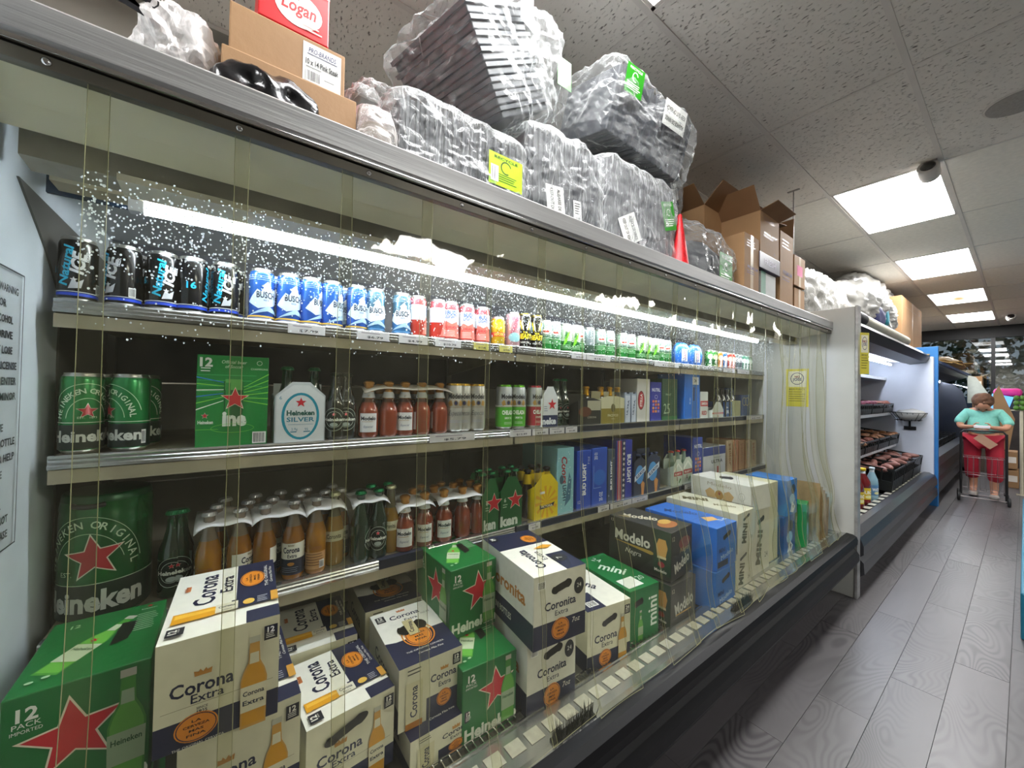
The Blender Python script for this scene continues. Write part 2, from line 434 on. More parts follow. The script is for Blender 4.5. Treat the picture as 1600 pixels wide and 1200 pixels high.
def bottle_kind(name, h, r, glass, liquid=None, fill=.62, label=None, cap='C8C8C8', neck=None, foil=None, shoulder=.5, nr=.0135, cap_h=.012):
    """beer bottle: glass, liquid, crown cap, neck foil, printed label"""
    root = empty(name)
    prof = [(r*.86, 0), (r*.98, .004), (r, .012), (r, h*shoulder), (r*.93, h*(shoulder+.07)), (r*.68, h*(shoulder+.17)), (nr*1.15, h*(shoulder+.27)), (nr, h*.93), (nr*1.12, h*.935), (nr*1.12, h*.955), (nr*.92, h*.96), (nr*.92, h - .004)]
    g = mat('glass_' + glass, glass, .06, 0, .1, 8, coat=1.0, spec=.8)
    lq = mat('beer_' + (liquid or glass), liquid or glass, .1, 0, .15, 10, coat=1.0, spec=.7)
    mats = [lq if (i < len(prof)-1 and liquid and prof[i][1] < h*fill) else g for i in range(len(prof)-1)]
    MB().lathe(prof, g, 24, mats=mats).build('glass_body', root)
    cm = mat('cap_' + cap, cap, .3, .7, .05)
    c = MB(); n = 21
    pr = [(nr*1.3, h - cap_h), (nr*1.32, h - cap_h + .003), (nr*1.1, h - .002), (nr*.7, h)]
    vs = []
    for i, (q, z) in enumerate(pr):
        for j in range(n*2):
            a = PI * j / n; qq = q * (1 + (.05 if (j % 2 and i < 2) else 0)); vs.append((qq*math.cos(a), qq*math.sin(a), z))
    N2 = n*2
    fs = [(i*N2+j, i*N2+(j+1) % N2, (i+1)*N2+(j+1) % N2, (i+1)*N2+j) for i in range(3) for j in range(N2)] + [[3*N2+j for j in range(N2)]]
    c.add(vs, fs, cm); c.build('crown_cap', root)
    if foil:
        z0 = h*(shoulder+.24)
        MB().lathe([(nr*1.5, z0), (nr*1.28, z0 + h*.06), (nr*1.15, h*.90), (nr*1.2, h*.95), (nr*1.38, h*.955), (nr*1.36, h - .004), (nr*.8, h+.001)], mat('foil_' + foil, foil, .3, .8, .2, 90, .4, 120), 20).build('neck_foil', root)
    if neck:
        a = Art(); neck(a, nr, h)
        z0 = h*(shoulder+.2)
        wrap_print(MB(), a, lambda v: nr*1.2 if v is None else (nr*1.17 + max(0, (h*(shoulder+.34) - v)) * .30 + .0006), .004).build('neck_label', root, fix=False)
    if label:
        a = Art(); label(a, r, h); wrap_print(MB(), a, lambda v: r).build('printed_label', root, fix=False)
    return root
def corona_lab(a, r, h):
    a.rect(-r*1.5, h*.27, r*3, h*.20, 'E8E6DA'); a.rect(-r*1.5, h*.07, r*3, h*.20, '1C2236'); a.text('Corona', 0, h*.385, h*.07, '1A2038', w=r*1.5, bold=.03); a.text('Extra', r*.1, h*.31, h*.045, '1A2038', w=r*.8, bold=.02)
    a.crown(0, h*.445, r*.5, 'B8B098'); a.ell(0, h*.21, r*.3, h*.022, 'B88038'); a.lines(-r*.8, h*.16, r*1.6, 3, h*.025, '8C94A8', h*.005)
def corona_back(a, r, h):
    a.rect(-r*1.1, h*.07, r*2.2, h*.22, 'C0905C'); a.lines(-r*.9, h*.26, r*1.8, 5, h*.035, '6C4420', h*.01); a.text('Corona', 0, h*.36, h*.06, '8C5418', w=r*1.3, bold=.02); a.barcode(r*.4, h*.08, r*.5, h*.1)
def gold_lab(a, r, h):
    a.rect(-r*1.4, h*.34, r*2.8, h*.14, 'D8D4B4'); a.text('Coronita', 0, h*.41, h*.06, '3A3018', w=r*1.5, bold=.02)
def green_lab(a, r, h):
    cy = h*.30
    a.ell(0, cy, r*1.1, h*.17, '0C1A12'); a.ring(0, cy, r*1.1, h*.17, .0012, 'C8D4C8'); a.ring(0, cy, r*.78, h*.12, .0012, 'C8D4C8')
    a.rect(-r*1.15, cy - h*.035, r*2.3, h*.07, '0C1A12'); a.text('Heineken', 0, cy, h*.045, 'E4E8E0', w=r*2, bold=.04); a.star(0, cy + h*.075, h*.028, 'C8202E', 'E4E8E0'); a.ell(0, cy - h*.075, r*.36, h*.03, 'A8B4B0')
def modelo_lab(a, r, h):
    a.rect(-r*.85, h*.10, r*1.7, h*.33, 'E6E6E4'); a.text('Modelo', 0, h*.34, h*.06, '20242C', w=r*1.45, bold=.04); a.text('Especial', 0, h*.19, h*.04, '50607C', w=r*.9, shear=.3); a.lines(-r*.6, h*.28, r*1.2, 1, .01, 'B08C3C', h*.008)
def modelo_side(a, r, h):
    a.rect(-r*.12, h*.10, r*.24, h*.33, 'E6E6E4')
def modelo_neck(a, nr, h):
    a.rect(-nr*3.3, h*.70, nr*6.6, h*.11, 'DCDEE2'); a.ell(0, h*.755, nr*.55, h*.032, '4A5C84'); a.ell(0, h*.755, nr*.3, h*.018, 'C8B070')
def victoria_neck(a, nr, h):
    a.rect(-nr*3.3, h*.70, nr*6.6, h*.2, 'E8C818'); a.text('V', 0, h*.84, h*.04, 'A82A20', bold=.05); a.text('VICTORIA', 0, h*.75, h*.03, '202020', w=nr*2, bold=.03)
PROTO = {}
def proto(k):
    if k in PROTO: return PROTO[k]
    K = {
     'ice': lambda: can_kind('beer_can', .157, .0335, '0C0D12', ice_art(0)),
     'busch': lambda: can_kind('beer_can', .157, .033, '2C64B8', busch_art('BUSCH', 'C8DCEC', 'D8B040'), lidcol='C8C8C0', lower='2A5FC0'),
     'buschlight': lambda: can_kind('beer_can', .157, .033, '4C7890', busch_art('BUSCH', 'DCE6EC', '4880B0'), lower='3E88C8'),
     'budred': lambda: can_kind('beer_can', .157, .033, 'C05A64', budred, lower='D83C30'),
     'yellow': lambda: can_kind('drink_can', .125, .031, 'E8B818', yellow_art),
     'pink': lambda: can_kind('beer_can', .157, .033, 'D8A8B0', pink_art),
     'beast': lambda: can_kind('tall_can', .16, .033, '1C1C1E', beast_art, lidcol='A89850'),
     'lemon': lambda: can_kind('drink_can', .145, .033, 'A8C4B4', lemon_art, lower='2C9440', split=.45),
     'limecan': lambda: can_kind('drink_can', .145, .033, 'C4D4BC', lime_art, lower='2C8038', split=.4),
     'clearcan': lambda: can_kind('drink_can', .145, .033, '8C9A9C', None, lower='3C5C4C', split=.35),
     'gcan': lambda: can_kind('small_can', .125, .028, '48A048', plain_small('C8E8A8', 'LIME'), lower='2C7838'),
     'ocan': lambda: can_kind('small_can', .125, .028, 'E08828', plain_small('F8D8A0', 'MANGO')),
     'bcan': lambda: can_kind('small_can', .125, .028, '3878C0', plain_small('D8E8F8', 'BERRY')),
     'rcan': lambda: can_kind('small_can', .125, .028, 'D8402C', plain_small('F8C8A8', 'CHERRY')),
     'wcan': lambda: can_kind('small_can', .125, .028, '90A0A4', plain_small('E8ECEC', 'HARD', '283038')),
     'tcan': lambda: can_kind('small_can', .125, .028, '5CA888', plain_small('D8F0E0', 'MINT')),
     'star': lambda: can_kind('beer_can', .195, .038, '1C8A44', star_can),
     'modelo': lambda: can_kind('beer_can', .195, .0365, 'C8C6BC', modelo_can('Especial', '202020', None), lidcol='C8A040'),
     'modelog': lambda: can_kind('beer_can', .195, .0365, 'C8CCCC', modelo_can('CHELADA', 'F0F4E8', '4FA828'), lidcol='78C838'),
     'modelor': lambda: can_kind('beer_can', .195, .0365, 'C8CCCC', modelo_can('CHELADA', 'F0F4E8', 'A82834'), lidcol='C04858'),
     'corona': lambda: bottle_kind('beer_bottle', .235, .0305, '7E6E5E', '905A14', .60, corona_lab, 'B4B4B8'),
     'coronab': lambda: bottle_kind('beer_bottle', .235, .0305, '7E6E5E', 'A06A18', .60, corona_back, 'B4B4B8'),
     'gold': lambda: bottle_kind('beer_bottle', .235, .0305, '6A6448', '9C7420', .62, gold_lab, 'C8C8A8'),
     'green': lambda: bottle_kind('beer_bottle', .235, .031, '0E3A22', '0A2C1A', .6, green_lab, '1C7C4C', shoulder=.5),
     'dark': lambda: bottle_kind('beer_bottle', .22, .032, '101814', '0C120E', .6, green_lab, '243028'),
     'stub': lambda: bottle_kind('beer_bottle', .195, .0345, '5A2E1C', '82341A', .60, modelo_lab, 'C89048', modelo_neck, 'C88E48', .45),
     'stubs': lambda: bottle_kind('beer_bottle', .195, .0345, '5A2E1C', '82341A', .60, modelo_side, 'C89048', modelo_neck, 'C88E48', .45),
     'stubd': lambda: bottle_kind('beer_bottle', .185, .033, '4A241A', '5C2A1C', .62, modelo_lab, 'C89048', modelo_neck, 'C88E48', .45),
     'darkgold': lambda: bottle_kind('beer_bottle', .20, .031, '1C1410', '1C1410', .6, None, 'D8A020', None, 'D8A020', .48),
     'victoria': lambda: bottle_kind('beer_bottle', .22, .031, '4A3418', '2C1C10', .6, None, '303038', victoria_neck, None, .47),
     'black': lambda: bottle_kind('beer_bottle', .22, .031, '14141A', '101014', .6, None, '202028'),
     'blue': lambda: bottle_kind('beer_bottle', .22, .031, '18203C', '141A30', .6, None, '3C4A78'),
     'clear': lambda: bottle_kind('drink_bottle', .21, .031, 'A8C4BC', '98B8A8', .6, None, 'C04040'),
    }
    o = K[k](); o.location = (0, 0, -5)
    PROTO[k] = [o, False]
    return PROTO[k]
def put(k, loc, rz, label, cat, group=None):
    p = proto(k)
    if not p[1]:
        p[1] = True; o = p[0]; o.location = loc; o.rotation_euler = (0, 0, rz)
        return tag(o, label, cat, group)
    return dup(p[0], loc, rz, label, cat, group)
# ------------------------------------------------------------------ the setting
CEIL = 3.055
GX0, GY0 = -0.944, 2.625
def tile_mat():
    m = mat('ceiling_tile', 'DCD6CE', .9, 0, .05, 3, 0)
    nt = m.node_tree; N = nt.nodes; L = nt.links; b = N['Principled BSDF']
    tc = N.new('ShaderNodeTexCoord'); mp = N.new('ShaderNodeMapping'); mp.inputs['Scale'].default_value = (1, 2.6, 1)
    v = N.new('ShaderNodeTexNoise'); v.inputs['Scale'].default_value = 42; v.inputs['Detail'].default_value = 3; v.inputs['Distortion'].default_value = .6
    L.new(tc.outputs['Object'], mp.inputs[0]); L.new(mp.outputs[0], v.inputs[0])
    r = N.new('ShaderNodeValToRGB'); r.color_ramp.elements[0].position = .32; r.color_ramp.elements[1].position = .38
    L.new(v.outputs[0], r.inputs[0])
    bp = N.new('ShaderNodeBump'); bp.inputs['Strength'].default_value = .9; bp.inputs['Distance'].default_value = .006
    L.new(r.outputs[0], bp.inputs['Height']); L.new(bp.outputs[0], b.inputs['Normal'])
    old = b.inputs['Base Color'].links[0].from_socket
    mx = N.new('ShaderNodeMixRGB'); mx.blend_type = 'MULTIPLY'; mx.inputs[0].default_value = 1
    r2 = N.new('ShaderNodeValToRGB'); r2.color_ramp.elements[0].position = .31; r2.color_ramp.elements[1].position = .36
    r2.color_ramp.elements[0].color = (.3, .28, .27, 1)
    L.new(v.outputs[0], r2.inputs[0]); L.new(old, mx.inputs[1]); L.new(r2.outputs[0], mx.inputs[2]); L.new(mx.outputs[0], b.inputs['Base Color'])
    return m
TILE = tile_mat()
TILE2 = mat('ceiling_tile_fine', 'E2DCD2', .9, 0, .06, 30, .35, 260)
TBAR = mat('ceiling_grid_bar', 'D0C9C2', .5, 0, .03, 10)
GREY_LT = mat('painted_steel_light', 'B9BEC0', .45, 0, .07, 5, .05, 40)
XA, XB, YA, YB = -2.3, 2.7, -3.0, 13.5
ceil = struct('ceiling', MB().box((XA, YA, CEIL + .02), (XB, YB, CEIL + .12), mat('ceiling_slab', '9A958E', .9)))
cols = range(-2, 6); rows = range(-5, 9)
LIT = {(0, -2), (0, 1), (0, 3), (0, 5), (0, 7), (5, -1), (5, 2), (5, 5), (0, -4)}  # column five is unseen, added to brighten the case from the aisle
tm = {}
def tile(cx, cy, fine):
    k = fine
    if k not in tm: tm[k] = MB().box((-.298, -.603, 0), (.298, .603, .014), TILE2 if fine else TILE).mesh('tile')
    o = bpy.data.objects.new('ceiling_tile', tm[k]); COL.objects.link(o); o.parent = ceil
    o.location = (cx, cy, CEIL + random.uniform(0, .003)); o.rotation_euler = (0, 0, PI if random.random() < .5 else 0)
for i in cols:
    for j in rows:
        x0 = GX0 + .61 * i; y0 = GY0 + 1.22 * j
        if x0 + .61 < XA or x0 > XB or (i, j) in LIT: continue
        tile(x0 + .305, y0 + .61, j >= 1 or (i >= 2 and j >= 0))
for i in range(-2, 6):
    x = GX0 + .61 * i
    MB().box((x - .012, YA, CEIL - .004), (x + .012, YB, CEIL + .02), TBAR).build('grid_bar', ceil)
for j in range(-4, 9):
    y = GY0 + 1.22 * j
    MB().box((XA, y - .008, CEIL - .002), (XB, y + .008, CEIL + .02), TBAR).build('grid_bar', ceil)
ORD = ['first', 'second', 'third', 'fourth', 'fifth', 'sixth', 'seventh', 'eighth', 'ninth', 'tenth', 'eleventh', 'twelfth', 'thirteenth', 'fourteenth', 'fifteenth', 'sixteenth', 'seventeenth', 'eighteenth', 'nineteenth', 'twentieth']
diff = mat('light_diffuser', 'FFFFFF', .6, 0, .02, 8, emit=PANEL_LIGHT)
def stained():
    m = mat('light_diffuser_stained', 'FFFFFF', .6, 0, .02, 8, emit=PANEL_LIGHT * .11)
    nt = m.node_tree; N = nt.nodes; L = nt.links
    tc = N.new('ShaderNodeTexCoord'); mp = N.new('ShaderNodeMapping'); mp.inputs['Scale'].default_value = (6, 2.6, 6); mp.inputs['Location'].default_value = (0, -.3, 0)
    g = N.new('ShaderNodeTexGradient'); g.gradient_type = 'SPHERICAL'; r = N.new('ShaderNodeValToRGB')
    r.color_ramp.elements[0].color = (1, 1, 1, 1); r.color_ramp.elements[1].color = (.22, .145, .05, 1); r.color_ramp.elements[0].position = .1; r.color_ramp.elements[1].position = .8
    L.new(tc.outputs['Object'], mp.inputs[0]); L.new(mp.outputs[0], g.inputs[0]); L.new(g.outputs[0], r.inputs[0]); L.new(r.outputs[0], N['Principled BSDF'].inputs['Emission Color'])
    return m
STAIN = stained()
LLAB = {(0, -2): 'square-cornered ceiling light panel partly cut by the top edge of the picture', (0, 1): 'largest lit ceiling panel, beside the dome camera over the aisle', (0, 3): 'second lit ceiling panel from the dome camera, evenly white', (0, 5): 'lit ceiling panel with a yellow-brown stain in its middle', (0, 7): 'farthest lit ceiling panel before the window wall'}
for (i, j) in sorted(LIT):
    x0 = GX0 + .61 * i; y0 = GY0 + 1.22 * j
    lab = LLAB.get((i, j), 'unseen lit ceiling panel added outside the picture, bay %d by %d' % (i + 5, j + 6))
    t = empty('ceiling_light', (x0 + .305, y0 + .61, CEIL), 0, lab, 'light', 'recessed ceiling lights')
    MB().box((-.277, -.582, .004), (.277, .582, .012), STAIN if (i, j) == (0, 5) else diff).build('diffuser', t)
    f = MB()
    for s in (-1, 1):
        f.box((s*.287 - .01, -.6, -.001), (s*.287 + .01, .6, .018), TBAR); f.box((-.297, s*.592 - .01, -.001), (.297, s*.592 + .01, .018), TBAR)
    f.build('light_frame', t)

# floor
def plank_mat():
    m = mat('grey_oak_plank', '545152', .36, 0, .1, 2, 0, stretch=(6, .8, 1))
    nt = m.node_tree; N = nt.nodes; L = nt.links; b = N['Principled BSDF']
    tc = N.new('ShaderNodeTexCoord'); oi = N.new('ShaderNodeObjectInfo'); mp = N.new('ShaderNodeMapping'); mp.inputs['Scale'].default_value = (1, .30, 1)
    ad = N.new('ShaderNodeVectorMath'); ad.operation = 'ADD'; mu = N.new('ShaderNodeMath'); mu.operation = 'MULTIPLY'; mu.inputs[1].default_value = 37
    L.new(oi.outputs['Random'], mu.inputs[0]); L.new(tc.outputs['Object'], mp.inputs[0]); L.new(mp.outputs[0], ad.inputs[0]); L.new(mu.outputs[0], ad.inputs[1])
    n = N.new('ShaderNodeTexNoise'); n.inputs['Scale'].default_value = 4.2; n.inputs['Detail'].default_value = 1.2; n.inputs['Distortion'].default_value = .4
    L.new(ad.outputs[0], n.inputs[0])
    m1 = N.new('ShaderNodeMath'); m1.operation = 'MULTIPLY'; m1.inputs[1].default_value = 190; L.new(n.outputs[0], m1.inputs[0])
    sn = N.new('ShaderNodeMath'); sn.operation = 'SINE'; L.new(m1.outputs[0], sn.inputs[0])
    n3 = N.new('ShaderNodeTexNoise'); n3.inputs['Scale'].default_value = 3.0; L.new(ad.outputs[0], n3.inputs[0])
    r3 = N.new('ShaderNodeValToRGB'); r3.color_ramp.elements[0].position = .38; r3.color_ramp.elements[1].position = .62; L.new(n3.outputs[0], r3.inputs[0])
    r = N.new('ShaderNodeValToRGB'); r.color_ramp.elements[0].position = 0.0; r.color_ramp.elements[0].color = (.50, .50, .51, 1); r.color_ramp.elements[1].position = .75; r.color_ramp.elements[1].color = (1, 1, 1, 1)
    s2 = N.new('ShaderNodeMath'); s2.operation = 'MULTIPLY_ADD'; s2.inputs[1].default_value = .5; s2.inputs[2].default_value = .5; L.new(sn.outputs[0], s2.inputs[0]); L.new(s2.outputs[0], r.inputs[0])
    old = b.inputs['Base Color'].links[0].from_socket
    mx = N.new('ShaderNodeMixRGB'); mx.blend_type = 'MULTIPLY'; L.new(r3.outputs[0], mx.inputs[0]); L.new(old, mx.inputs[1]); L.new(r.outputs[0], mx.inputs[2])
    hv = N.new('ShaderNodeHueSaturation'); mr = N.new('ShaderNodeMapRange'); mr.inputs[3].default_value = .72; mr.inputs[4].default_value = 1.25
    L.new(oi.outputs['Random'], mr.inputs[0]); L.new(mr.outputs[0], hv.inputs['Value']); L.new(mx.outputs[0], hv.inputs['Color']); L.new(hv.outputs[0], b.inputs['Base Color'])
    return m
PLANK = plank_mat()
floor = struct('floor', MB().box((XA, YA, -.12), (XB, YB, -.006), mat('floor_screed', '3C3A3A', .8)))
pm_ = MB().box((-.0915, -.609, -.006), (.0915, .609, 0), PLANK).mesh('plank')
for i in range(-6, 16):
    off = (i * .45) % 1.22
    for j in range(-3, 12):
        x = -.42 + .185 * i + .0925; y = 2.18 + 1.22 * j + off
        if y - .6 < YA or y + .6 > YB or x > XB - .1: continue
        o = bpy.data.objects.new('floor_plank', pm_); COL.objects.link(o); o.parent = floor; o.location = (x, y, random.uniform(-.0006, .0004))
WALLM = mat('painted_wall', 'C8C4BA', .8, 0, .05, 3)
struct('wall_left', MB().box((XA - .1, YA, -.1), (XA, YB, CEIL + .1), WALLM))
struct('wall_right', MB().box((XB, YA, -.1), (XB + .1, YB, CEIL + .1), mat('right_wall_stock', '6A655C', .8, 0, .5, 3)))
struct('wall_back', MB().box((XA, YA - .1, -.1), (XB, YA, CEIL + .1), WALLM))
BLK = mat('black_header', '17171A', .5, 0, .1, 4)
struct('wall_front', MB().box((XA, YB, 2.80), (XB, YB + .12, CEIL + .1), BLK).box((XA, YB, -.1), (XB, YB + .12, .35), BLK))
w = struct('window_1', MB().box((XA, YB + .02, .35), (XB, YB + .10, .42), mat('window_frame_black', '1E2022', .4)))
wf = MATS['window_frame_black']
for x in (-2.25, -.42, 1.3, 2.65): MB().box((x - .03, YB + .02, .42), (x + .03, YB + .10, 2.80), wf).build('window_mullion', w)
def glassmat():
    m = bpy.data.materials.new('window_glass'); m.use_nodes = True; nt = m.node_tree; N = nt.nodes; L = nt.links; N.remove(N['Principled BSDF'])
    t = N.new('ShaderNodeBsdfTransparent'); t.inputs[0].default_value = (.62, .66, .66, 1); g = N.new('ShaderNodeBsdfGlossy'); g.inputs['Roughness'].default_value = .02
    f = schlick(nt, .14, .8)
    mx = N.new('ShaderNodeMixShader'); L.new(f, mx.inputs[0]); L.new(t.outputs[0], mx.inputs[1]); L.new(g.outputs[0], mx.inputs[2]); L.new(mx.outputs[0], N['Material Output'].inputs[0]); return m
gm = glassmat()
for a, b in ((-2.22, -.45), (-.39, 1.27), (1.33, 2.62)): MB().box((a, YB + .05, .42), (b, YB + .056, 2.80), gm).build('window_pane', w)

# ------------------------------------------------------------------ display cases
STEEL = mat('satin_aluminium', 'A2A2A0', .38, .4, .22, 22, .25, 130, stretch=(1, .035, 1))
CHROME = mat('chrome_strip', 'D4D4D2', .18, 1, .04, 6)
SILVER = mat('bright_aluminium', 'BFC0C0', .25, .9, .08, 8, .05, 50)
PANELW = mat('case_end_white', 'CDD6DC', .45, 0, .10, 6, .08, 30)
PANELR = mat('case_end_cream', 'BFC0BA', .4, 0, .05, 4)
DARKW = mat('case_back_lightened', '96948A', .45, .1, .16, 5, .1, 30)  # lower back panels lightened to make up for light not reaching them
CREAM = mat('canopy_cream', 'E6E1C8', .5, 0, .12, 4)
DUCT = mat('dirty_duct', '9A968A', .6, .2, .2, 8, .2, 60)
LEDGE = mat('duct_ledge_cream', 'DCD7C4', .5, .1, .12, 8)
BLUEP = mat('blue_backing', '10304C', .55, 0, .15, 6)
SHELFB = mat('shelf_underside', 'B6AE98', .5, .3, .16, 8, .1, 60)
BLKR = mat('black_bumper', '09090B', .46, 0, .2, 6, .05, 20, spec=.25)
NAVY = mat('dark_price_rail', '232A3C', .4, .1, .1, 8)
Y0, Y1 = -.35, 3.64
case = empty('beer_display_case', (0, 0, 0), 0, 'long open refrigerated display case full of beer behind clear strips', 'display case')
def cpart(name, mb, parent=None): return mb.build(name, parent or case)
def grooved(y0, y1, x, z, mb, m):
    """three-ribbed aluminium shelf edge"""
    pr = [(x - .03, z - .002), (x, z), (x + .002, z - .004), (x - .001, z - .009), (x + .003, z - .013), (x, z - .019), (x + .005, z - .023), (x + .003, z - .031), (x - .03, z - .033)]
    return mb.prism(pr, m, y0, y1, 'y')
bk = MB()
for k, (za, zb) in enumerate([(.40, .70), (.705, 1.08), (1.085, 1.45), (1.455, 1.98)]):
    for j in range(3):
        ya = Y0 + j * 1.33
        cpart('back_panel', MB().box((-1.98, ya + .003, za), (-1.95, ya + 1.327, zb), DARKW if k < 3 else mat('case_back_top_darkened', '4A4C52', .5, .1, .2, 8, .1, 30), bev=.002))  # top row given a darker colour to offset the tube light on it
lp = cpart('end_panel', MB().box((-2.0, Y0 - .06, .0), (-.72, Y0, 2.10), PANELW, bev=.004))
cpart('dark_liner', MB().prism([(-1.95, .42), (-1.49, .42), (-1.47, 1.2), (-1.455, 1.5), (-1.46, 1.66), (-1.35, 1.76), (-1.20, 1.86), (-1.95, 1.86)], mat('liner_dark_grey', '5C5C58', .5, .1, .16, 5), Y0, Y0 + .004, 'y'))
rp = cpart('end_panel', MB().box((-2.0, Y1, .0), (-.735, Y1 + .06, 2.105), PANELR, bev=.004))
cpart('chrome_edge', MB().box((-.735, Y1 - .005, 0), (-.717, Y1 + .07, 2.11), STEEL, bev=.003))
cpart('canopy_top', MB().box((-1.98, Y0, 1.965), (-.90, Y1, 1.99), GREY_LT))
rail = cpart('front_rail', MB().prism([(-.90, 2.012), (-.868, 2.010), (-.862, 2.004), (-.862, 1.956), (-.868, 1.950), (-.90, 1.950)], STEEL, Y0 - .06, Y1, 'y'))
cpart('chrome_trim', MB().box((-.88, Y0, 1.940), (-.863, Y1, 1.948), CHROME, bev=.001), rail)
mr_ = cpart('strip_mount', MB().box((-.892, Y0, 1.918), (-.872, Y1, 1.938), mat('strip_mount_brown', '6E6A5E', .4, .5, .1), bev=.001), rail)
for k in range(17):
    y = Y0 + .12 + k * .235
    MB().lathe([(.006, 0), (.006, .002), (.003, .004)], CHROME, 10, M=Matrix.Translation((-.872, y, 1.928)) @ Matrix.Rotation(PI/2, 4, 'Y')).build('rivet', case)
cpart('canopy_underside', MB().prism([(-.895, 1.95), (-.895, 1.925), (-1.00, 1.918), (-1.07, 1.903), (-1.07, 1.95)], CREAM, Y0, Y1, 'y'))
cpart('air_duct', MB().prism([(-1.10, 1.95), (-1.10, 1.868), (-1.16, 1.862), (-1.16, 1.95)], DUCT, Y0 + .03, Y1, 'y').prism([(-1.085, 1.872), (-1.085, 1.858), (-1.16, 1.855), (-1.16, 1.872)], LEDGE, Y0 + .16, Y1, 'y'))
cpart('blue_backing', MB().box((-1.36, Y0, 1.89), (-1.35, Y1, 1.965), BLUEP))
lt = cpart('light_channel', MB().box((-1.31, Y0 + .03, 1.885), (-1.25, Y1, 1.905), SHELFB))
tube = MB().tube([(-1.27, -.175, 1.872), (-1.27, 3.35, 1.872)], .014, mat('case_light_tube', 'F4F8FF', .4, 0, .02, 5, emit=TUBE_LIGHT, ecol='E4EEFF'), 12)
cpart('light_tube', tube)
cpart('tube_holder', MB().box((-1.285, -.20, 1.858), (-1.255, -.172, 1.888), mat('tube_holder_white', 'DADCE0', .4), bev=.002))
# deck, intake ledge, bumper, plinth
cpart('deck', MB().box((-1.95, Y0, .40), (-.93, Y1, .42), mat('deck_pan', '55554E', .5, .3, .15)))
cpart('intake_ledge', MB().prism([(-.935, .395), (-.93, .432), (-.90, .450), (-.80, .452), (-.775, .456), (-.775, .44), (-.80, .40)], SILVER, Y0, Y1, 'y'))
comb = MB()
for k in range(160):
    y = Y0 + .02 + k * .0248
    comb.box((-.955, y, .421), (-.915, y + .003, .437), CHROME)
comb.box((-.925, Y0, .437), (-.921, Y1, .441), CHROME); comb.box((-.955, Y0, .437), (-.951, Y1, .441), CHROME)
c_ = cpart('wire_deck_edge', comb); c_['kind'] = 'stuff'
for k in range(52):
    y = .02 + k * .069
    MB().box((-.872, y, .4525), (-.83, y + .05, .4535), mat('intake_grille_white', 'A8A698', .4, .1, .1, 60)).build('intake_grille', case)
cpart('underside', MB().box((-1.07, Y0, .24), (-.80, Y1, .395), MATS.get('plinth_black') or mat('plinth_black', '0A0A0B', .7)))
cpart('bumper', MB().prism([(-.778, .457), (-.745, .455), (-.722, .444), (-.714, .42), (-.716, .39), (-.73, .372), (-.735, .36), (-.722, .345), (-.706, .32), (-.706, .28), (-.722, .245), (-.76, .228), (-.80, .226), (-.80, .40)], BLKR, Y0 - .06, Y1 - .005, 'y'))
cpart('plinth', MB().box((-1.95, Y0, 0.03), (-1.06, Y1, .40), mat('plinth_black', '0E0E0F', .6)))
def tuft(y0, y1):
    b = MB(); r = random.Random(int(y0*100))
    for k in range(170):
        y = r.uniform(y0, y1); x = -.80 + r.uniform(-.012, .012); h = r.uniform(.02, .055)
        b.add([(x - .0012, y, .452), (x + .0012, y + .0015, .452), (x + r.uniform(-.012, .012), y + r.uniform(-.01, .01), .452 + h)], [(0, 1, 2)], BLKR)
    b.box((-.812, y0, .450), (-.788, y1, .458), BLKR)
    o = b.build('frayed_brush', case, fix=False); o['kind'] = 'stuff'
tuft(.76, .93); tuft(1.88, 2.06)
# shelves
TAGW = mat('price_tag_white', 'D8D6D8', .5, 0, .04, 30); TAGY = mat('price_tag_yellow', 'D8D070', .5, 0, .04, 30)
def price_tag(y, w, x, z, m, parent, txt='$ 6.99'):
    b = MB().box((x, y, z - .032), (x + .0012, y + w, z - .004), m)
    a = Art(); a.lines(w*.12, .021, w*.6, 1, .005, '8C8490', .0025); a.text(txt, w*.55, .009, .007, '303038', w=w*.5, bold=.02)
    b.art(a, lambda u, v, l: (x + .0012 + EPS*l, y + u, z - .032 + v)); b.build('price_tag', parent, fix=False)
SZ = {1: 1.642, 2: 1.281, 3: .868}
SX = {1: -1.32, 2: -1.32, 3: -1.30}
TAGS = {1: [(450, 508, 0), (558, 608, 0), (623, 668, 0), (680, 720, 0), (740, 763, 1), (780, 800, 1), (893, 915, 0), (916, 953, 0), (1022, 1060, 0), (1130, 1148, 0), (1152, 1170, 0)],
        2: [(670, 740, 0), (795, 828, 0), (830, 855, 0), (857, 880, 0), (882, 900, 0), (1165, 1190, 0)],
        3: [(825, 843, 0), (933, 950, 0), (952, 985, 0), (986, 1010, 0), (1068, 1082, 0), (1092, 1104, 0)]}
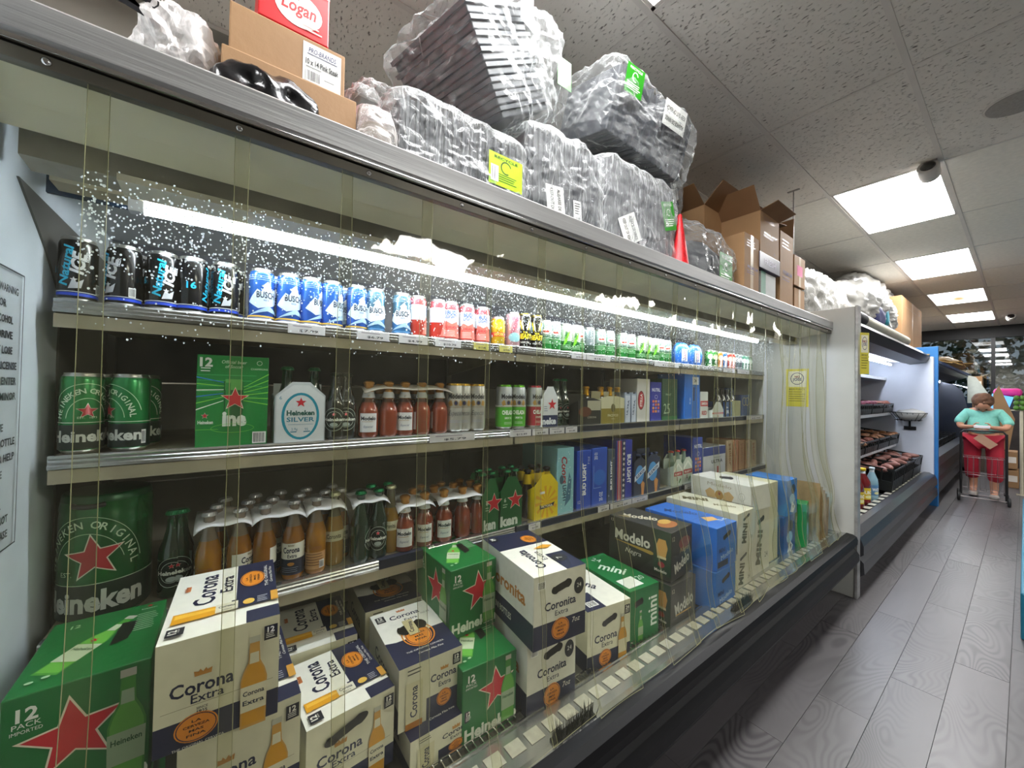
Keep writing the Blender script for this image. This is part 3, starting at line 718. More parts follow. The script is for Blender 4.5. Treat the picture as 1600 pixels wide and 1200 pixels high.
for s in (1, 2, 3):
    z = SZ[s]; x = SX[s]
    for j in range(3):
        a = -.325 + 1.33 * j; b = a + 1.318
        sh = cpart('shelf', MB().box((-1.94, a, z - .028), (x - .012, b, z - .004), SHELFB).prism([(x - .05, z - .03), (x - .004, z - .034), (x - .004, z - .066), (x - .05, z - .060)], SHELFB, a, b, 'y'))
        sh.name = 'shelf'
        rm = STEEL if not (j >= 1 and s == 2) and not (s == 3) else NAVY
        if s == 3 and j == 0:
            grooved(a, .42, x, z, MB(), SILVER).build('price_rail', sh)
            MB().prism([(x - .03, z - .002), (x - .002, z - .002), (x - .002, z - .033), (x - .03, z - .033)], NAVY, .42, .60, 'y').build('price_rail', sh)
            grooved(.60, b, x, z, MB(), SILVER).build('price_rail', sh)
        elif s == 1 or j == 0:
            grooved(a, b, x, z, MB(), SILVER).build('price_rail', sh)
        else:
            MB().prism([(x - .03, z - .002), (x, z), (x, z - .005), (x - .003, z - .007), (x - .003, z - .030), (x + .002, z - .033), (x - .03, z - .034)], NAVY, a, b, 'y').prism([(x - .03, z+.001), (x + .002, z+.001), (x + .002, z - .004), (x - .03, z - .004)], SILVER, a, b, 'y').build('price_rail', sh)
        for (p0, p1, yel) in TAGS[s]:
            y0 = yx(p0, x, 700 if s == 2 else (500 if s == 1 else 800)); y1 = yx(p1, x, 700 if s == 2 else (500 if s == 1 else 800))
            if a <= (y0 + y1) / 2 < b: price_tag(y0, y1 - y0, x + .0055, z, TAGY if yel else TAGW, sh, '$%d.%d9' % (random.randint(3, 19), random.randint(4, 9)))
        br = MB().prism([(-1.94, z - .03), (-1.37, z - .03), (-1.37, z - .05), (-1.94, z - .12)], SHELFB, b - .006, b - .002, 'y'); br.build('bracket', sh)
    for y in (Y0 + .15 + 1.33, Y0 + .15 + 2.66): pass
for y in (-.34, .99, 2.32, 3.62): cpart('upright', MB().box((-1.95, y - .015, .42), (-1.925, y + .015, 1.95), mat('upright_grey', '6A6A66', .5, .4, .1)))
# warning sign on the left end panel, yellow notice on the right one
sg = MB().box((-1.24, Y0 + .0005, 1.12), (-.80, Y0 + .002, 1.67), mat('warning_sheet', 'B4BCC0', .6, 0, .04, 20))
a = Art()
wl = ['WARNING', 'DRIVING A MOTOR', 'UNDER THE INFLUENCE OF ALCOHOL', 'IS ILLEGAL. IF YOU DRIVE', 'AND DRINK YOU MAY LOSE', 'YOUR DRIVER LICENSE', 'IT IS UNLAWFUL TO ENTER', 'THE SALE TO A MINOR', '', 'PLEASE DO NOT LEAVE', 'ANY OPEN BOTTLE', 'ASK FOR HELP', 'OR ADVICE', '', 'ALL SALES FINAL', 'THANK YOU FOR NOT', 'OPENING THE CASE']
for k, t in enumerate(wl):
    if t: a.text(t, .435 - .012 - min(.30, .0115 * len(t)) / 2 - random.choice((0, .02, .05)), .51 - k * .03, .014, '2A2E34', w=min(.30, .0115 * len(t)), bold=.03)
for q in ((.0, .0, .437, .003), (.0, .545, .437, .003), (.434, 0, .003, .547)): a.rect(*q, '20242A')
sg.art(a, lambda u, v, l: (-.80 - u, Y0 + .002 + EPS*l, 1.12 + v))
tag(sg.build('warning_notice', None, fix=False), 'pale sheet of black warning text on the left end panel', 'sign')
def notice(name, w, h):
    b = MB().box((-w/2, -.001, 0), (w/2, 0, h), mat('notice_yellow', 'D8CC3C', .5, 0, .05, 20)); a = Art()
    a.rect(w*.1, h*.52, w*.8, h*.42, 'ECE8C8'); a.ell(w*.5, h*.74, w*.3, h*.16, '2A2C68'); a.ell(w*.5, h*.74, w*.27, h*.145, 'ECE8C8'); a.text('NO', w*.5, h*.79, h*.05, '8C2430', bold=.04); a.text('JOSE', w*.5, h*.71, h*.07, '2A2C68', w=w*.4, bold=.03)
    a.text('BEER POLICY', w*.5, h*.46, h*.04, '6A6420', w=w*.7, bold=.02); a.lines(w*.12, h*.38, w*.76, 5, h*.06, '8A8420', h*.02)
    return b.art(a, lambda u, v, l: (-w/2 + u, -.001 - EPS*l, v))
o = notice('n', .15, .30).build('policy_notice', None, (-1.085, Y1 - .0005, 1.36), fix=False); tag(o, 'yellow paper notice on the white right end panel behind strips', 'sign')
o = notice('n', .075, .30).build('policy_notice', None, (-.690, Y1 + .03, 1.61), (0, 0, PI/2 - .5), fix=False); tag(o, 'narrow yellow notice stuck on the chrome edge above the aisle', 'sign')

# ------------------------------------------------------------------ strip curtain
def vinyl():
    m = bpy.data.materials.new('clear_vinyl'); m.use_nodes = True; nt = m.node_tree; N = nt.nodes; L = nt.links; N.remove(N['Principled BSDF'])
    t = N.new('ShaderNodeBsdfTransparent'); t.inputs[0].default_value = (.93, .93, .84, 1)
    g = N.new('ShaderNodeBsdfGlossy'); g.inputs['Roughness'].default_value = .03; g.inputs[0].default_value = (1, .99, .93, 1)
    d = N.new('ShaderNodeBsdfDiffuse'); d.inputs[0].default_value = (.62, .60, .42, 1)
    tc = N.new('ShaderNodeTexCoord'); mp = N.new('ShaderNodeMapping'); mp.inputs['Scale'].default_value = (1, 2.2, .55)
    n = N.new('ShaderNodeTexNoise'); n.inputs['Scale'].default_value = 3.4; n.inputs['Detail'].default_value = 1.5; L.new(tc.outputs['Object'], mp.inputs[0]); L.new(mp.outputs[0], n.inputs[0])
    bp = N.new('ShaderNodeBump'); bp.inputs['Strength'].default_value = .3; bp.inputs['Distance'].default_value = .02; L.new(n.outputs[0], bp.inputs['Height']); L.new(bp.outputs[0], g.inputs['Normal'])
    f = schlick(nt, .045, .75, bp.outputs[0])
    n2 = N.new('ShaderNodeTexNoise'); n2.inputs['Scale'].default_value = 6; L.new(tc.outputs['Object'], n2.inputs[0])
    hz = N.new('ShaderNodeMapRange'); hz.inputs[1].default_value = .3; hz.inputs[2].default_value = .75; hz.inputs[3].default_value = .01; hz.inputs[4].default_value = .04; L.new(n2.outputs[0], hz.inputs[0])
    m1 = N.new('ShaderNodeMixShader'); L.new(hz.outputs[0], m1.inputs[0]); L.new(t.outputs[0], m1.inputs[1]); L.new(d.outputs[0], m1.inputs[2])
    m2 = N.new('ShaderNodeMixShader'); L.new(f, m2.inputs[0]); L.new(m1.outputs[0], m2.inputs[1]); L.new(g.outputs[0], m2.inputs[2]); L.new(m2.outputs[0], N['Material Output'].inputs[0])
    return m
VIN = vinyl()
VEDGE = mat('vinyl_cut_edge', '8C8A60', .3, 0, .1, 10)
curtain = empty('strip_curtain', (-.88, 0, 1.93), 0, 'overlapping clear vinyl strips hanging from the rail of the beer case', 'strip curtain')
nst = 21
for k in range(nst):
    yc = -.27 + k * .187; wd = .105; far = max(0, (yc - .6) / 3.0)
    rnd = random.Random(k * 13 + 5)
    amp = .002 + .008 * min(1, far * 1.5); ph = rnd.uniform(0, 6); ph2 = rnd.uniform(0, 6); tw = rnd.uniform(-.16, .16) * (0.15 + far); lean = rnd.uniform(-.02, .02) * (.3 + far)
    curl = rnd.uniform(.3, 1) * .022 * min(1, .25 + far)
    nu, nz_ = 8, 36; zt, zb = 1.945, .462; vs = []
    x0 = 0.004 if k % 2 else -.004
    for i in range(nz_ + 1):
        t = i / nz_; z = zt + (zb - zt) * t
        for j in range(nu + 1):
            u = -1 + 2 * j / nu
            gr = min(1, t * 4)
            x = x0 + amp * gr * math.sin(ph + t * 5 + u * 1.1) + curl * gr * (u*u - .4) * math.sin(ph2 + t * 3) + tw * u * wd * gr
            x += max(0, t - .86) ** 1.5 * 1.6
            x += (.045 if yc < .9 else .068) * math.exp(-((z - .72) / .24) ** 2)
            y = yc + u * wd + lean * t + amp * .8 * gr * math.sin(ph2 + t * 4)
            vs.append((x, y, z - 1.93))
    # the end of each strip is trimmed slightly crooked
    fs = [(i*(nu+1)+j, i*(nu+1)+j+1, (i+1)*(nu+1)+j+1, (i+1)*(nu+1)+j) for i in range(nz_) for j in range(nu)]
    mb = MB().add(vs, fs, VIN, None, True); so = mb.build('vinyl_strip', curtain, fix=False)
    e = MB()
    for j in (0, nu): e.tube([vs[i*(nu+1)+j] for i in range(0, nz_ + 1)], .0006 + .0007 * min(1, far), VEDGE, 4)
    e.tube([vs[nz_*(nu+1)+j] for j in range(nu+1)], .0006 + .0007 * min(1, far), VEDGE, 4)
    e.build('cut_edge', so)
# condensation on the strips in front of the light
dr = MB(); rnd = random.Random(3)
DROP = bpy.data.materials.new('water_drop'); DROP.use_nodes = True
_n = DROP.node_tree.nodes; _l = DROP.node_tree.links; _b = _n['Principled BSDF']; _b.inputs['Base Color'].default_value = (.9, .95, 1, 1); _b.inputs['Roughness'].default_value = .15
_t = _n.new('ShaderNodeBsdfTranslucent'); _t.inputs[0].default_value = (.85, .92, 1, 1); _m = _n.new('ShaderNodeMixShader'); _m.inputs[0].default_value = .6
_l.new(_b.outputs[0], _m.inputs[1]); _l.new(_t.outputs[0], _m.inputs[2]); _l.new(_m.outputs[0], _n['Material Output'].inputs[0])
for k in range(9500):
    y = rnd.uniform(-.2, 2.6); zl = 1.45 + .43 * .88 / 1.27
    z = zl - .015 + rnd.gauss(-.02, .05) if rnd.random() < .8 else rnd.uniform(1.52, 1.78)
    if not 1.45 < z < 1.80: continue
    r = rnd.uniform(.0008, .0018) * (1.5 if rnd.random() < .06 else 1)
    x = -.895
    vs = [(x, y + r*math.cos(q*PI/3), z + r*1.2*math.sin(q*PI/3)) for q in range(6)] + [(x - r*.5, y, z)]
    dr.add(vs, [(q, (q+1) % 6, 6) for q in range(6)], DROP, None, True)
o = dr.build('condensation_drops', None, fix=False); tag(o, 'condensation droplets on the strips in front of the light tube', 'water drops', kind='stuff')
# ------------------------------------------------------------------ rows of drinks on the shelves
def row(kind, pxs, s, what, cat, group, rz=0.0, back=0.0, r=.034, py=None, one=None, jit=.12):
    z = SZ[s] - .003
    x = SX[s] - .018 - r - back
    py = py or {1: 500, 2: 660, 3: 860}[s]
    out = []
    n = len(pxs)
    for i, px in enumerate(pxs):
        y = on_x(px, py, x).y
        rr = rz[i] if isinstance(rz, (list, tuple)) else rz + random.uniform(-jit, jit)
        # turn 0 = label square to the viewer across the aisle
        lab = (one or what) if n == 1 else '%s, %s from left' % (what, ORD[i])
        out.append(put(kind, (x + random.uniform(-.002, .002), y, z), rr, lab, cat, group))
    return out
T = -.55
# top shelf
row('ice', [120, 192, 253, 299, 350], 1, 'black tall can with blue foot band on top shelf', 'can', 'black tall cans', [-.15, -.9, .15, 1.4, -.1])
row('ice', [205, 262, 312, 362], 1, 'black tall can in the second row behind the black cans', 'can', 'black tall cans', back=.07)
row('busch', [408, 450, 485, 518, 557], 1, 'royal blue mountain can on top shelf', 'can', 'blue mountain cans', [.3, .35, .9, .7, .25])
row('busch', [428, 468, 502, 537], 1, 'royal blue can hidden behind the front mountain cans', 'can', 'blue mountain cans', back=.07)
row('buschlight', [586, 627], 1, 'grey-blue snowy mountain can on top shelf', 'can', 'grey-blue mountain cans', [-.1, -.2])
row('budred', [652, 684, 704, 729, 753], 1, 'red, white and blue can on top shelf', 'can', 'red and white cans', [1.4, 1.1, -.3, -.35, -.35])
row('yellow', [778], 1, '', 'can', None, -.4, r=.031, one='short yellow can with a red band on the top shelf')
row('yellow', [797], 1, '', 'can', None, -.4, back=.07, one='short yellow can behind the pink can')
row('pink', [801], 1, '', 'can', None, -.4, one='pale pink tall can beside the yellow can')
row('beast', [819, 837], 1, 'black can with yellow claw lettering', 'can', 'black and yellow cans', [-.5, -.5])
row('lemon', [852, 866, 904], 1, 'frosted white and green can right of the yellow-lettered cans', 'can', 'frosted green cans', T)
row('limecan', [884, 897], 1, 'frosted can with lime picture', 'can', 'frosted green cans', T)
row('clearcan', [920], 1, '', 'can', None, T, one='plain greyish can between two lime cans and frosted pack')
row('lemon', [938, 952, 972, 985], 1, 'frosted white and green can in the middle of top shelf', 'can', 'frosted green cans', T)
row('limecan', [1000, 1011, 1022], 1, 'frosted lime can left of the blue pouches', 'can', 'frosted green cans', T)
row('lemon', [1031, 1041], 1, 'frosted can touching the blue pouches', 'can', 'frosted green cans', T)
row('gcan', [1108, 1115], 1, 'small green can right of the blue pouches', 'can', 'small cans', T, r=.028)
row('ocan', [1124], 1, '', 'can', None, T, r=.028, one='small orange can on the far end of top shelf')
row('bcan', [1131], 1, '', 'can', None, T, r=.028, one='small blue can between the orange and red ones')
row('rcan', [1138, 1143], 1, 'small red can at the far end of top shelf', 'can', 'small cans', T, r=.028)
row('wcan', [1149, 1154], 1, 'small grey and white can at far end of top shelf', 'can', 'small cans', T, r=.028)
row('tcan', [1160, 1165, 1170], 1, 'small mint green can at far end of top shelf', 'can', 'small cans', T, r=.028)

def pouch(px, w, h, lab):
    x = SX[1] - .06; y = yx(px, x, 540)
    root = empty('drink_pouch', (x, y, SZ[1] - .003), -.3, lab, 'pouch', 'blue pouches')
    b = bmesh.new(); bmesh.ops.create_icosphere(b, subdivisions=3, radius=1)
    for v in b.verts:
        c = v.co; n = (abs(c.x)**3 + abs(c.y)**3.5 + abs(c.z)**4) ** (1/3.6)
        c = c / n; v.co = Vector((c.x * .034 * (1 - .5 * max(0, c.z)), c.y * w/2 * (1 - .12*max(0, c.z)), h/2 + c.z * h/2)); v.co += v.normal * .003 * noise.noise(c * 4)
    me = bpy.data.meshes.new('pouch'); b.to_mesh(me); b.free()
    for p in me.polygons: p.use_smooth = True
    me.materials.append(mat('pouch_blue', '1C6ED0', .3, .1, .1, 12, .3, 30)); o = bpy.data.objects.new('pouch_body', me); COL.objects.link(o); o.parent = root
    a = Art(); a.rect(-w*.2, h*.15, w*.36, h*.55, 'DCE6F0'); a.text('COLD', 0, h*.4, .02, 'A03040', w=h*.4, rot=88, bold=.03); a.lines(-w*.15, h*.24, w*.25, 2, .012, '3060A0')
    MB().art(a, lambda u, v, l: (.0365 + EPS*l, u, v)).build('printed_label', root, fix=False)
pouch(1064, .135, .15, 'blue drink pouch nearer of two on the top shelf')
pouch(1084, .125, .15, 'blue drink pouch farther of two on the top shelf')

# middle shelf
row('star', [128, 203], 2, 'large green can with red star on middle shelf', 'can', 'large green cans', [.42, -1.05], r=.041)
row('star', [150, 222], 2, 'large green can in the row behind on middle shelf', 'can', 'large green cans', back=.09)
row('green', [447, 489], 2, 'green bottle standing in the silver-white six pack', 'bottle', 'green bottles in white carrier', back=.03, r=.03)
row('dark', [523, 541], 2, 'dark bottle with round starred label', 'bottle', 'dark bottles', [-.3, -.25], r=.032)
row('stub', [575], 2, '', 'bottle', None, [-.25], one='amber gold-foil bottle leftmost of the amber row, label facing')
row('stubs', [606, 658], 2, 'amber gold-foil bottle turned sideways', 'bottle', 'amber bottles on middle shelf', [-1.6, -1.1])
row('stub', [632], 2, '', 'bottle', None, [-.3], one='amber gold-foil bottle in the middle of its row, label facing')
row('stubs', [686], 2, '', 'bottle', None, [-1.3], one='amber gold-foil bottle touching the white tall cans')
row('stubd', [592, 620, 646, 672], 2, 'amber gold-foil bottle in the second row', 'bottle', 'amber bottles on middle shelf', back=.075)
row('modelo', [709, 722, 744], 2, 'cream tall can with gold rim and script name', 'can', 'cream tall cans', [-.3, -.3, -.35], r=.0365)
row('modelog', [787, 808], 2, 'white and lime green tall can', 'can', 'green footed tall cans', [-.05, -.45], r=.0365)
row('modelor', [834], 2, '', 'can', None, [-.05], r=.0365, one='white and red tall can beside the lime ones')
row('green', [1178 - 310, 1178 - 298], 2, 'green bottle in the small navy carrier', 'bottle', 'green bottles in navy carrier', back=.05, r=.03)
row('darkgold', [915], 2, '', 'bottle', None, 0, one='gold-foil bottle in the black carrier', back=.035)
row('darkgold', [938, 951, 964], 2, 'gold-foil bottle in the olive carrier', 'bottle', 'gold foil bottles', back=.035)
row('black', [1120, 1127], 2, 'black bottle behind the red and white pack on middle shelf', 'bottle', 'black bottles', r=.031)
row('blue', [1134, 1142], 2, 'dark blue bottle toward the far end of middle shelf', 'bottle', 'dark blue bottles', r=.031)
row('black', [1058, 1062], 2, 'black bottle between the green carton and the blue carton', 'bottle', 'black bottles', r=.031, back=.06)

# bottom shelf
row('coronab', [326], 3, '', 'bottle', None, [-.3], r=.031, one='clear amber bottle seen from its back label, leftmost on bottom shelf')
row('corona', [374, 413, 458], 3, 'clear amber bottle with white and navy label', 'bottle', 'clear amber bottles', [.9, 1.9, -.3], r=.031)
row('coronab', [493], 3, '', 'bottle', None, [-.2], r=.031, one='clear amber bottle with orange back label beside two gold labelled bottles')
row('gold', [521], 3, '', 'bottle', None, [-.2], r=.031, one='amber bottle with cream label left of the green bottles', back=.03)
row('corona', [338, 386, 424, 466, 506, 530], 3, 'clear amber bottle in the second row on bottom shelf', 'bottle', 'clear amber bottles', back=.07)
row('corona', [350, 397, 436, 476, 516], 3, 'clear amber bottle in the third row on bottom shelf', 'bottle', 'clear amber bottles', back=.14)
row('green', [562, 590], 3, 'dark green bottle with oval starred label on bottom shelf', 'bottle', 'dark green bottles', [1.3, -.3], r=.031)
row('green', [578, 604, 270, 282], 3, 'dark green bottle in the second row on bottom shelf', 'bottle', 'dark green bottles', back=.07)
row('gold', [609], 3, '', 'bottle', None, [-.5], r=.031, one='amber bottle with cream label right of the green bottles', back=.02)
row('stub', [631, 662, 692], 3, 'short amber gold-foil bottle with square label, bottom shelf', 'bottle', 'short amber bottles', [-.35, -.35, -.3])
row('stubs', [721, 744], 3, 'short amber gold-foil bottle showing its bare side, bottom shelf', 'bottle', 'short amber bottles', [-1.6, -1.4])
row('stub', [643, 676, 706, 733], 3, 'short amber gold-foil bottle in second row, bottom shelf', 'bottle', 'short amber bottles', back=.075)
row('stubd', [655, 687, 716, 741], 3, 'short amber gold-foil bottle in third row, bottom shelf', 'bottle', 'short amber bottles', back=.15)
row('green', [751, 766, 790, 803], 3, 'green bottle in the starred green carriers', 'bottle', 'green bottles in green carriers', back=.02, r=.03)
row('green', [745, 760, 782, 796], 3, 'green bottle in the back of starred green carriers', 'bottle', 'green bottles in green carriers', back=.09)
row('victoria', [822, 837, 852], 3, 'brown bottle with yellow neck in the yellow carrier', 'bottle', 'yellow necked bottles', T, back=.03)
row('victoria', [812, 828, 843], 3, 'brown bottle with yellow neck behind the yellow carrier', 'bottle', 'yellow necked bottles', back=.10)
row('blue', [994, 1003, 1014, 1022], 3, 'dark blue bottle in the round-moon carriers', 'bottle', 'dark blue bottles', back=.03, r=.03)
row('clear', [1046, 1056, 1066, 1074], 3, 'clear bottle with red cap in the red and white pack', 'bottle', 'clear red-capped bottles', back=.03, r=.03)

# white plastic six-pack holders over the bottle necks
def holder(p0, p1, s, h, lab, back=.08, m='E6E6EA'):
    x = SX[s] - .018 - .031; y0 = on_x(p0, 800, x).y - .03; y1 = on_x(p1, 800, x).y + .03
    nx, ny = 5, 14; vs = []
    for i in range(nx + 1):
        for j in range(ny + 1):
            u = j / ny; q = i / nx
            vs.append((x + .03 - q * (back + .06), y0 + (y1 - y0) * u, SZ[s] + h - .026 - .018 * (1 - q) * (abs(u - .5) * 2) ** 3 - (.012 if i == 0 else 0) + .004 * math.sin(u * 9 + q * 4)))
    fs = [(i*(ny+1)+j, i*(ny+1)+j+1, (i+1)*(ny+1)+j+1, (i+1)*(ny+1)+j) for i in range(nx) for j in range(ny)]
    o = MB().add(vs, fs, mat('holder_plastic_' + m, m, .3, 0, .05, 30, .3, 80), None, True).build('six_pack_holder', None, fix=False)
    sm = o.modifiers.new('s', 'SOLIDIFY'); sm.thickness = .0015
    tag(o, lab, 'bottle holder', 'plastic bottle holders')
holder(326, 376, 3, .235, 'white plastic holder clipped over the leftmost amber bottles')
holder(412, 460, 3, .235, 'white plastic holder clipped over the second amber group')
holder(493, 524, 3, .235, 'white plastic holder clipped over the amber group beside the green bottles')
holder(562, 592, 3, .235, 'white plastic holder clipped over the dark green bottles')
holder(630, 664, 3, .195, 'white plastic holder on the nearer short amber bottles')
holder(692, 742, 3, .195, 'white plastic holder on the farther short amber bottles')
holder(575, 690, 2, .205, 'clear plastic holder over the amber bottles on middle shelf', m='B8B0A0')

# 5 litre keg on the bottom shelf
def keg(px, lab):
    x = -1.345 - .088; y = on_x(px, 850, x).y; r = .086; h = .31
    root = empty('beer_keg', (x, y, SZ[3] - .003), -.25, lab, 'keg')
    g = mat('keg_green', '12662C', .22, .5, .08, 6, coat=.5); dg = mat('keg_green_dark', '0C4A26', .3, .3)
    MB().lathe([(r*.9, 0), (r*.96, .006), (r, .015), (r, h*.80), (r*.985, h*.85), (r*1.0, h*.88), (r*.97, h*.94), (r*.95, h*.985), (r*.9, h)], g, 48, mats=[ALU, g, g, g, g, g, dg, dg]).build('keg_body', root)
    MB().tube([(r*.96, -.03, h*.93), (r*1.06, -.02, h*.925), (r*1.08, 0, h*.92), (r*1.06, .02, h*.925), (r*.96, .03, h*.93)], .006, mat('keg_handle_black', '101412', .4), 8).build('handle', root)
    a = Art(); c = 'BFD4B8'
    a.rect(-PI*r*.7, .012, PI*r*1.4, h*.27, '1C2A20'); a.rect(-PI*r*.7, h*.31, PI*r*1.4, .0015, c); a.text('Heineken', 0, h*.18, h*.15, 'C4C8C0', w=r*2.5, bold=.04)
    a.star(r*.15, h*.52, h*.17, 'B01C28', 'E0D8C8', rot=.12); a.arc('HEINEKEN ORIGINAL', 0, h*.38, r*1.02, h*.055, c, 172, 8, .01, ry=h*.40)
    a.ring(0, h*.38, r*1.18, h*.46, .0012, c, a0=10, a1=170); a.ring(0, h*.38, r*.82, h*.33, .0012, c, a0=20, a1=160); a.text('EST.', -r*.45, h*.40, h*.035, c)
    wrap_print(MB(), a, lambda v: r, .012).build('printed_label', root, fix=False)
keg(168, 'big green beer keg with red star on the bottom shelf by left panel')
def keg2():
    pass

# ------------------------------------------------------------------ artwork of the cartons
NV = '1C2140'; WH = 'E9E8E0'; CR = 'D9D6BC'; OR = 'E08A28'; GR = '0E7A34'; RD = 'C3202E'
def seal(a, x, y, rx, ry, rot=0):
    a.ell(x, y, rx, ry, OR); a.ring(x, y, rx*.93, ry*.93, rx*.05, '2A2440')
    for k, t in enumerate(('LA', 'CERVEZA', 'MAS', 'FINA')):
        o = (.45 - .3*k)
        if rot: a.text(t, x - o*rx*1.05, y, rx*.17, '3A2418', w=min(ry*1.2, ry*.22*len(t)), rot=90, bold=.02)
        else: a.text(t, x, y + o*ry*1.05, ry*.17, '3A2418', w=min(rx*1.2, rx*.22*len(t)), bold=.02)
def badge(a, x, y, s, rot=0, n='12'):
    a.rect(x - s*.5, y - s*(.5 if rot else .62), s, s*(1 if rot else 1.24), '1A1C28')
    if rot: a.text(n, x - s*.15, y, s*.45, WH, rot=90, bold=.03); a.lines(x + s*.15, y + s*.2, s*.1, 3, s*.16, WH)
    else: a.text(n, x, y + s*.25, s*.45, WH, bold=.03); a.lines(x - s*.36, y - s*.12, s*.72, 3, s*.15, WH)
def cor_top1(a, w, d):
    a.rect(0, 0, w, d, WH); a.poly([(w*.60, d*.36), (w, d*.36), (w, d), (w*.60, d)], NV); a.rect(w*.70, 0, w*.3, d*.16, NV)
    a.text('Corona', w*.30, d*.66, w*.19, NV, w=d*.50, rot=90, bold=.02); a.text('Extra', w*.50, d*.68, w*.12, NV, w=d*.28, rot=90, bold=.015); a.crown(w*.12, d*.72, w*.13, 'C87848', rot=90)
    seal(a, w*.76, d*.68, w*.13, d*.14, 1); a.text('THE ORIGINAL', w*.90, d*.68, w*.035, WH, w=d*.4, rot=90); a.text('Cerveza Mas Fina', w*.95, d*.68, w*.03, WH, w=d*.3, rot=90, shear=.3)
    a.rect(w*.56, d*.22, w*.44, d*.135, NV); a.poly([(w*.06, d*.20), (w*.06, d*.33), (w*.40, d*.325), (w*.52, d*.30), (w*.52, d*.23), (w*.40, d*.205)], 'D99A18'); a.poly([(w*.08, d*.26), (w*.08, d*.31), (w*.4, d*.30), (w*.5, d*.27)], 'EDB840')
    a.rect(w*.42, d*.215, w*.20, d*.115, 'DAD6C4'); a.text('Corona', w*.52, d*.285, w*.045, NV, w=w*.15, bold=.02); a.text('Extra', w*.52, d*.24, w*.03, NV); a.ell(w*.72, d*.275, w*.055, d*.04, 'D8B050'); a.lines(w*.8, d*.31, w*.1, 4, d*.025, 'B0B4C4')
    badge(a, w*.12, d*.09, w*.14, 1); a.rect(w*.93, d*.2, w*.07, d*.15, 'C8943C')
def cor_front1(hl):
    def f(a, w, h):
        a.rect(0, 0, w, h, CR); a.rect(0, 0, w, h*.26, NV)
        a.text('Corona', w*.36, h*.54, h*.12, NV, w=w*.50, bold=.02); a.text('Extra', w*.40, h*.43, h*.08, NV, w=w*.26, bold=.01); a.crown(w*.36, h*.66, w*.13, 'C08840')
        a.text('SINCE', w*.36, h*.335, h*.022, NV); a.text('1925', w*.36, h*.30, h*.03, NV, bold=.01); a.rect(w*.05, h*.375, w*.9, .001, '9C9880')
        seal(a, w*.32, h*.17, w*.17, h*.13); a.text('THE ORIGINAL CERVEZA', w*.34, h*.02, h*.022, WH, w=w*.4)
        a.bottle(w*.78, h*.42, h*.88, 'C89848', 'CE9420', label=('Corona', 'Extra'), lab='D9D4B8')
        badge(a, w*.92, h*.86, w*.12)
        if hl: hole(a, w*.42, h*.80, w*.5, h*.16, 14)
    return f
def cor_side(a, d, h):
    a.rect(0, 0, d, h, CR); a.rect(0, 0, d, h*.3, NV); a.text('Corona', d*.5, h*.6, h*.14, NV, w=d*.6, bold=.02); a.text('Extra', d*.5, h*.44, h*.08, NV, w=d*.3)
def cor_top2(a, w, d):
    a.rect(0, 0, w, d, WH); a.poly([(0, 0), (w, 0), (w, d*.46), (w*.80, d*.46), (w*.5, d*.40), (w*.16, d*.40), (0, d*.43)], NV)
    a.text('Corona', w*.52, d*.83, d*.075, NV, w=w*.52, bold=.02); a.text('Extra', w*.58, d*.73, d*.045, NV, w=w*.22, bold=.01); a.crown(w*.5, d*.93, w*.14, 'C87848'); badge(a, w*.12, d*.86, w*.15)
    seal(a, w*.52, d*.40, w*.21, d*.17); a.ring(w*.52, d*.40, w*.26, d*.20, w*.02, OR)
    hole(a, w*.50, d*.55, w*.50, d*.22, 8); a.rect(w*.40, d*.42, w*.17, d*.28, 'C4B98C'); a.text('Corona', w*.485, d*.56, w*.07, NV, w=d*.2, rot=80, bold=.02)
    a.text('THE ORIGINAL CERVEZA', w*.5, d*.17, d*.022, WH, w=w*.6); a.text('Cerveza Mas Fina', w*.55, d*.11, d*.025, WH, w=w*.4, shear=.3); a.text('COLD LIME', w*.84, d*.74, d*.03, NV, w=w*.16)
def cor_front2(a, w, h):
    a.rect(0, 0, w, h, CR); a.rect(w*.42, 0, w*.58, h*.36, NV); a.text('Corona', w*.69, h*.64, h*.12, NV, w=w*.42, bold=.02); a.text('Extra', w*.71, h*.50, h*.08, NV, w=w*.2, bold=.01); a.crown(w*.7, h*.76, w*.12, 'C08840')
    seal(a, w*.70, h*.26, w*.12, h*.14); badge(a, w*.90, h*.83, w*.13); a.rect(w*.10, h*.08, w*.25, h*.66, 'CFC9A6'); a.text('Corona', w*.22, h*.42, w*.1, NV, w=h*.5, rot=90, bold=.02); a.rect(w*.1, 0, w*.25, h*.1, 'B87828'); a.lines(w*.12, h*.93, w*.2, 2, h*.06, '504E48')
def cor_side2(a, d, h):
    a.rect(0, 0, d, h, 'B9B8A8'); a.rect(0, 0, d, h*.35, NV); a.text('Corona', d*.5, h*.62, h*.2, NV, w=d*.5, bold=.02)
def hei_front(side=0):
    def f(a, w, h):
        sx = w*.46 if not side else w*.62
        a.text('12', w*.16, h*.86, h*.09, 'E6E8E0', bold=.03); a.text('PACK', w*.16, h*.785, h*.035, 'E6E8E0', w=w*.18); a.text('IMPORTED', w*.16, h*.74, h*.025, 'E6E8E0', w=w*.2)
        a.star(sx, h*.60, h*.27, RD, 'E4D8C4', rot=.1)
        a.text('Heineken', w*.52, h*.14, h*.14, 'DCE4D4', w=w*.95, bold=.04)
        a.bottle(w*.83, h*.52, h*.9, '3F8A34', '5FA640', label=('Heineken',), lab='9AB090', tc='1A5028')
    return f
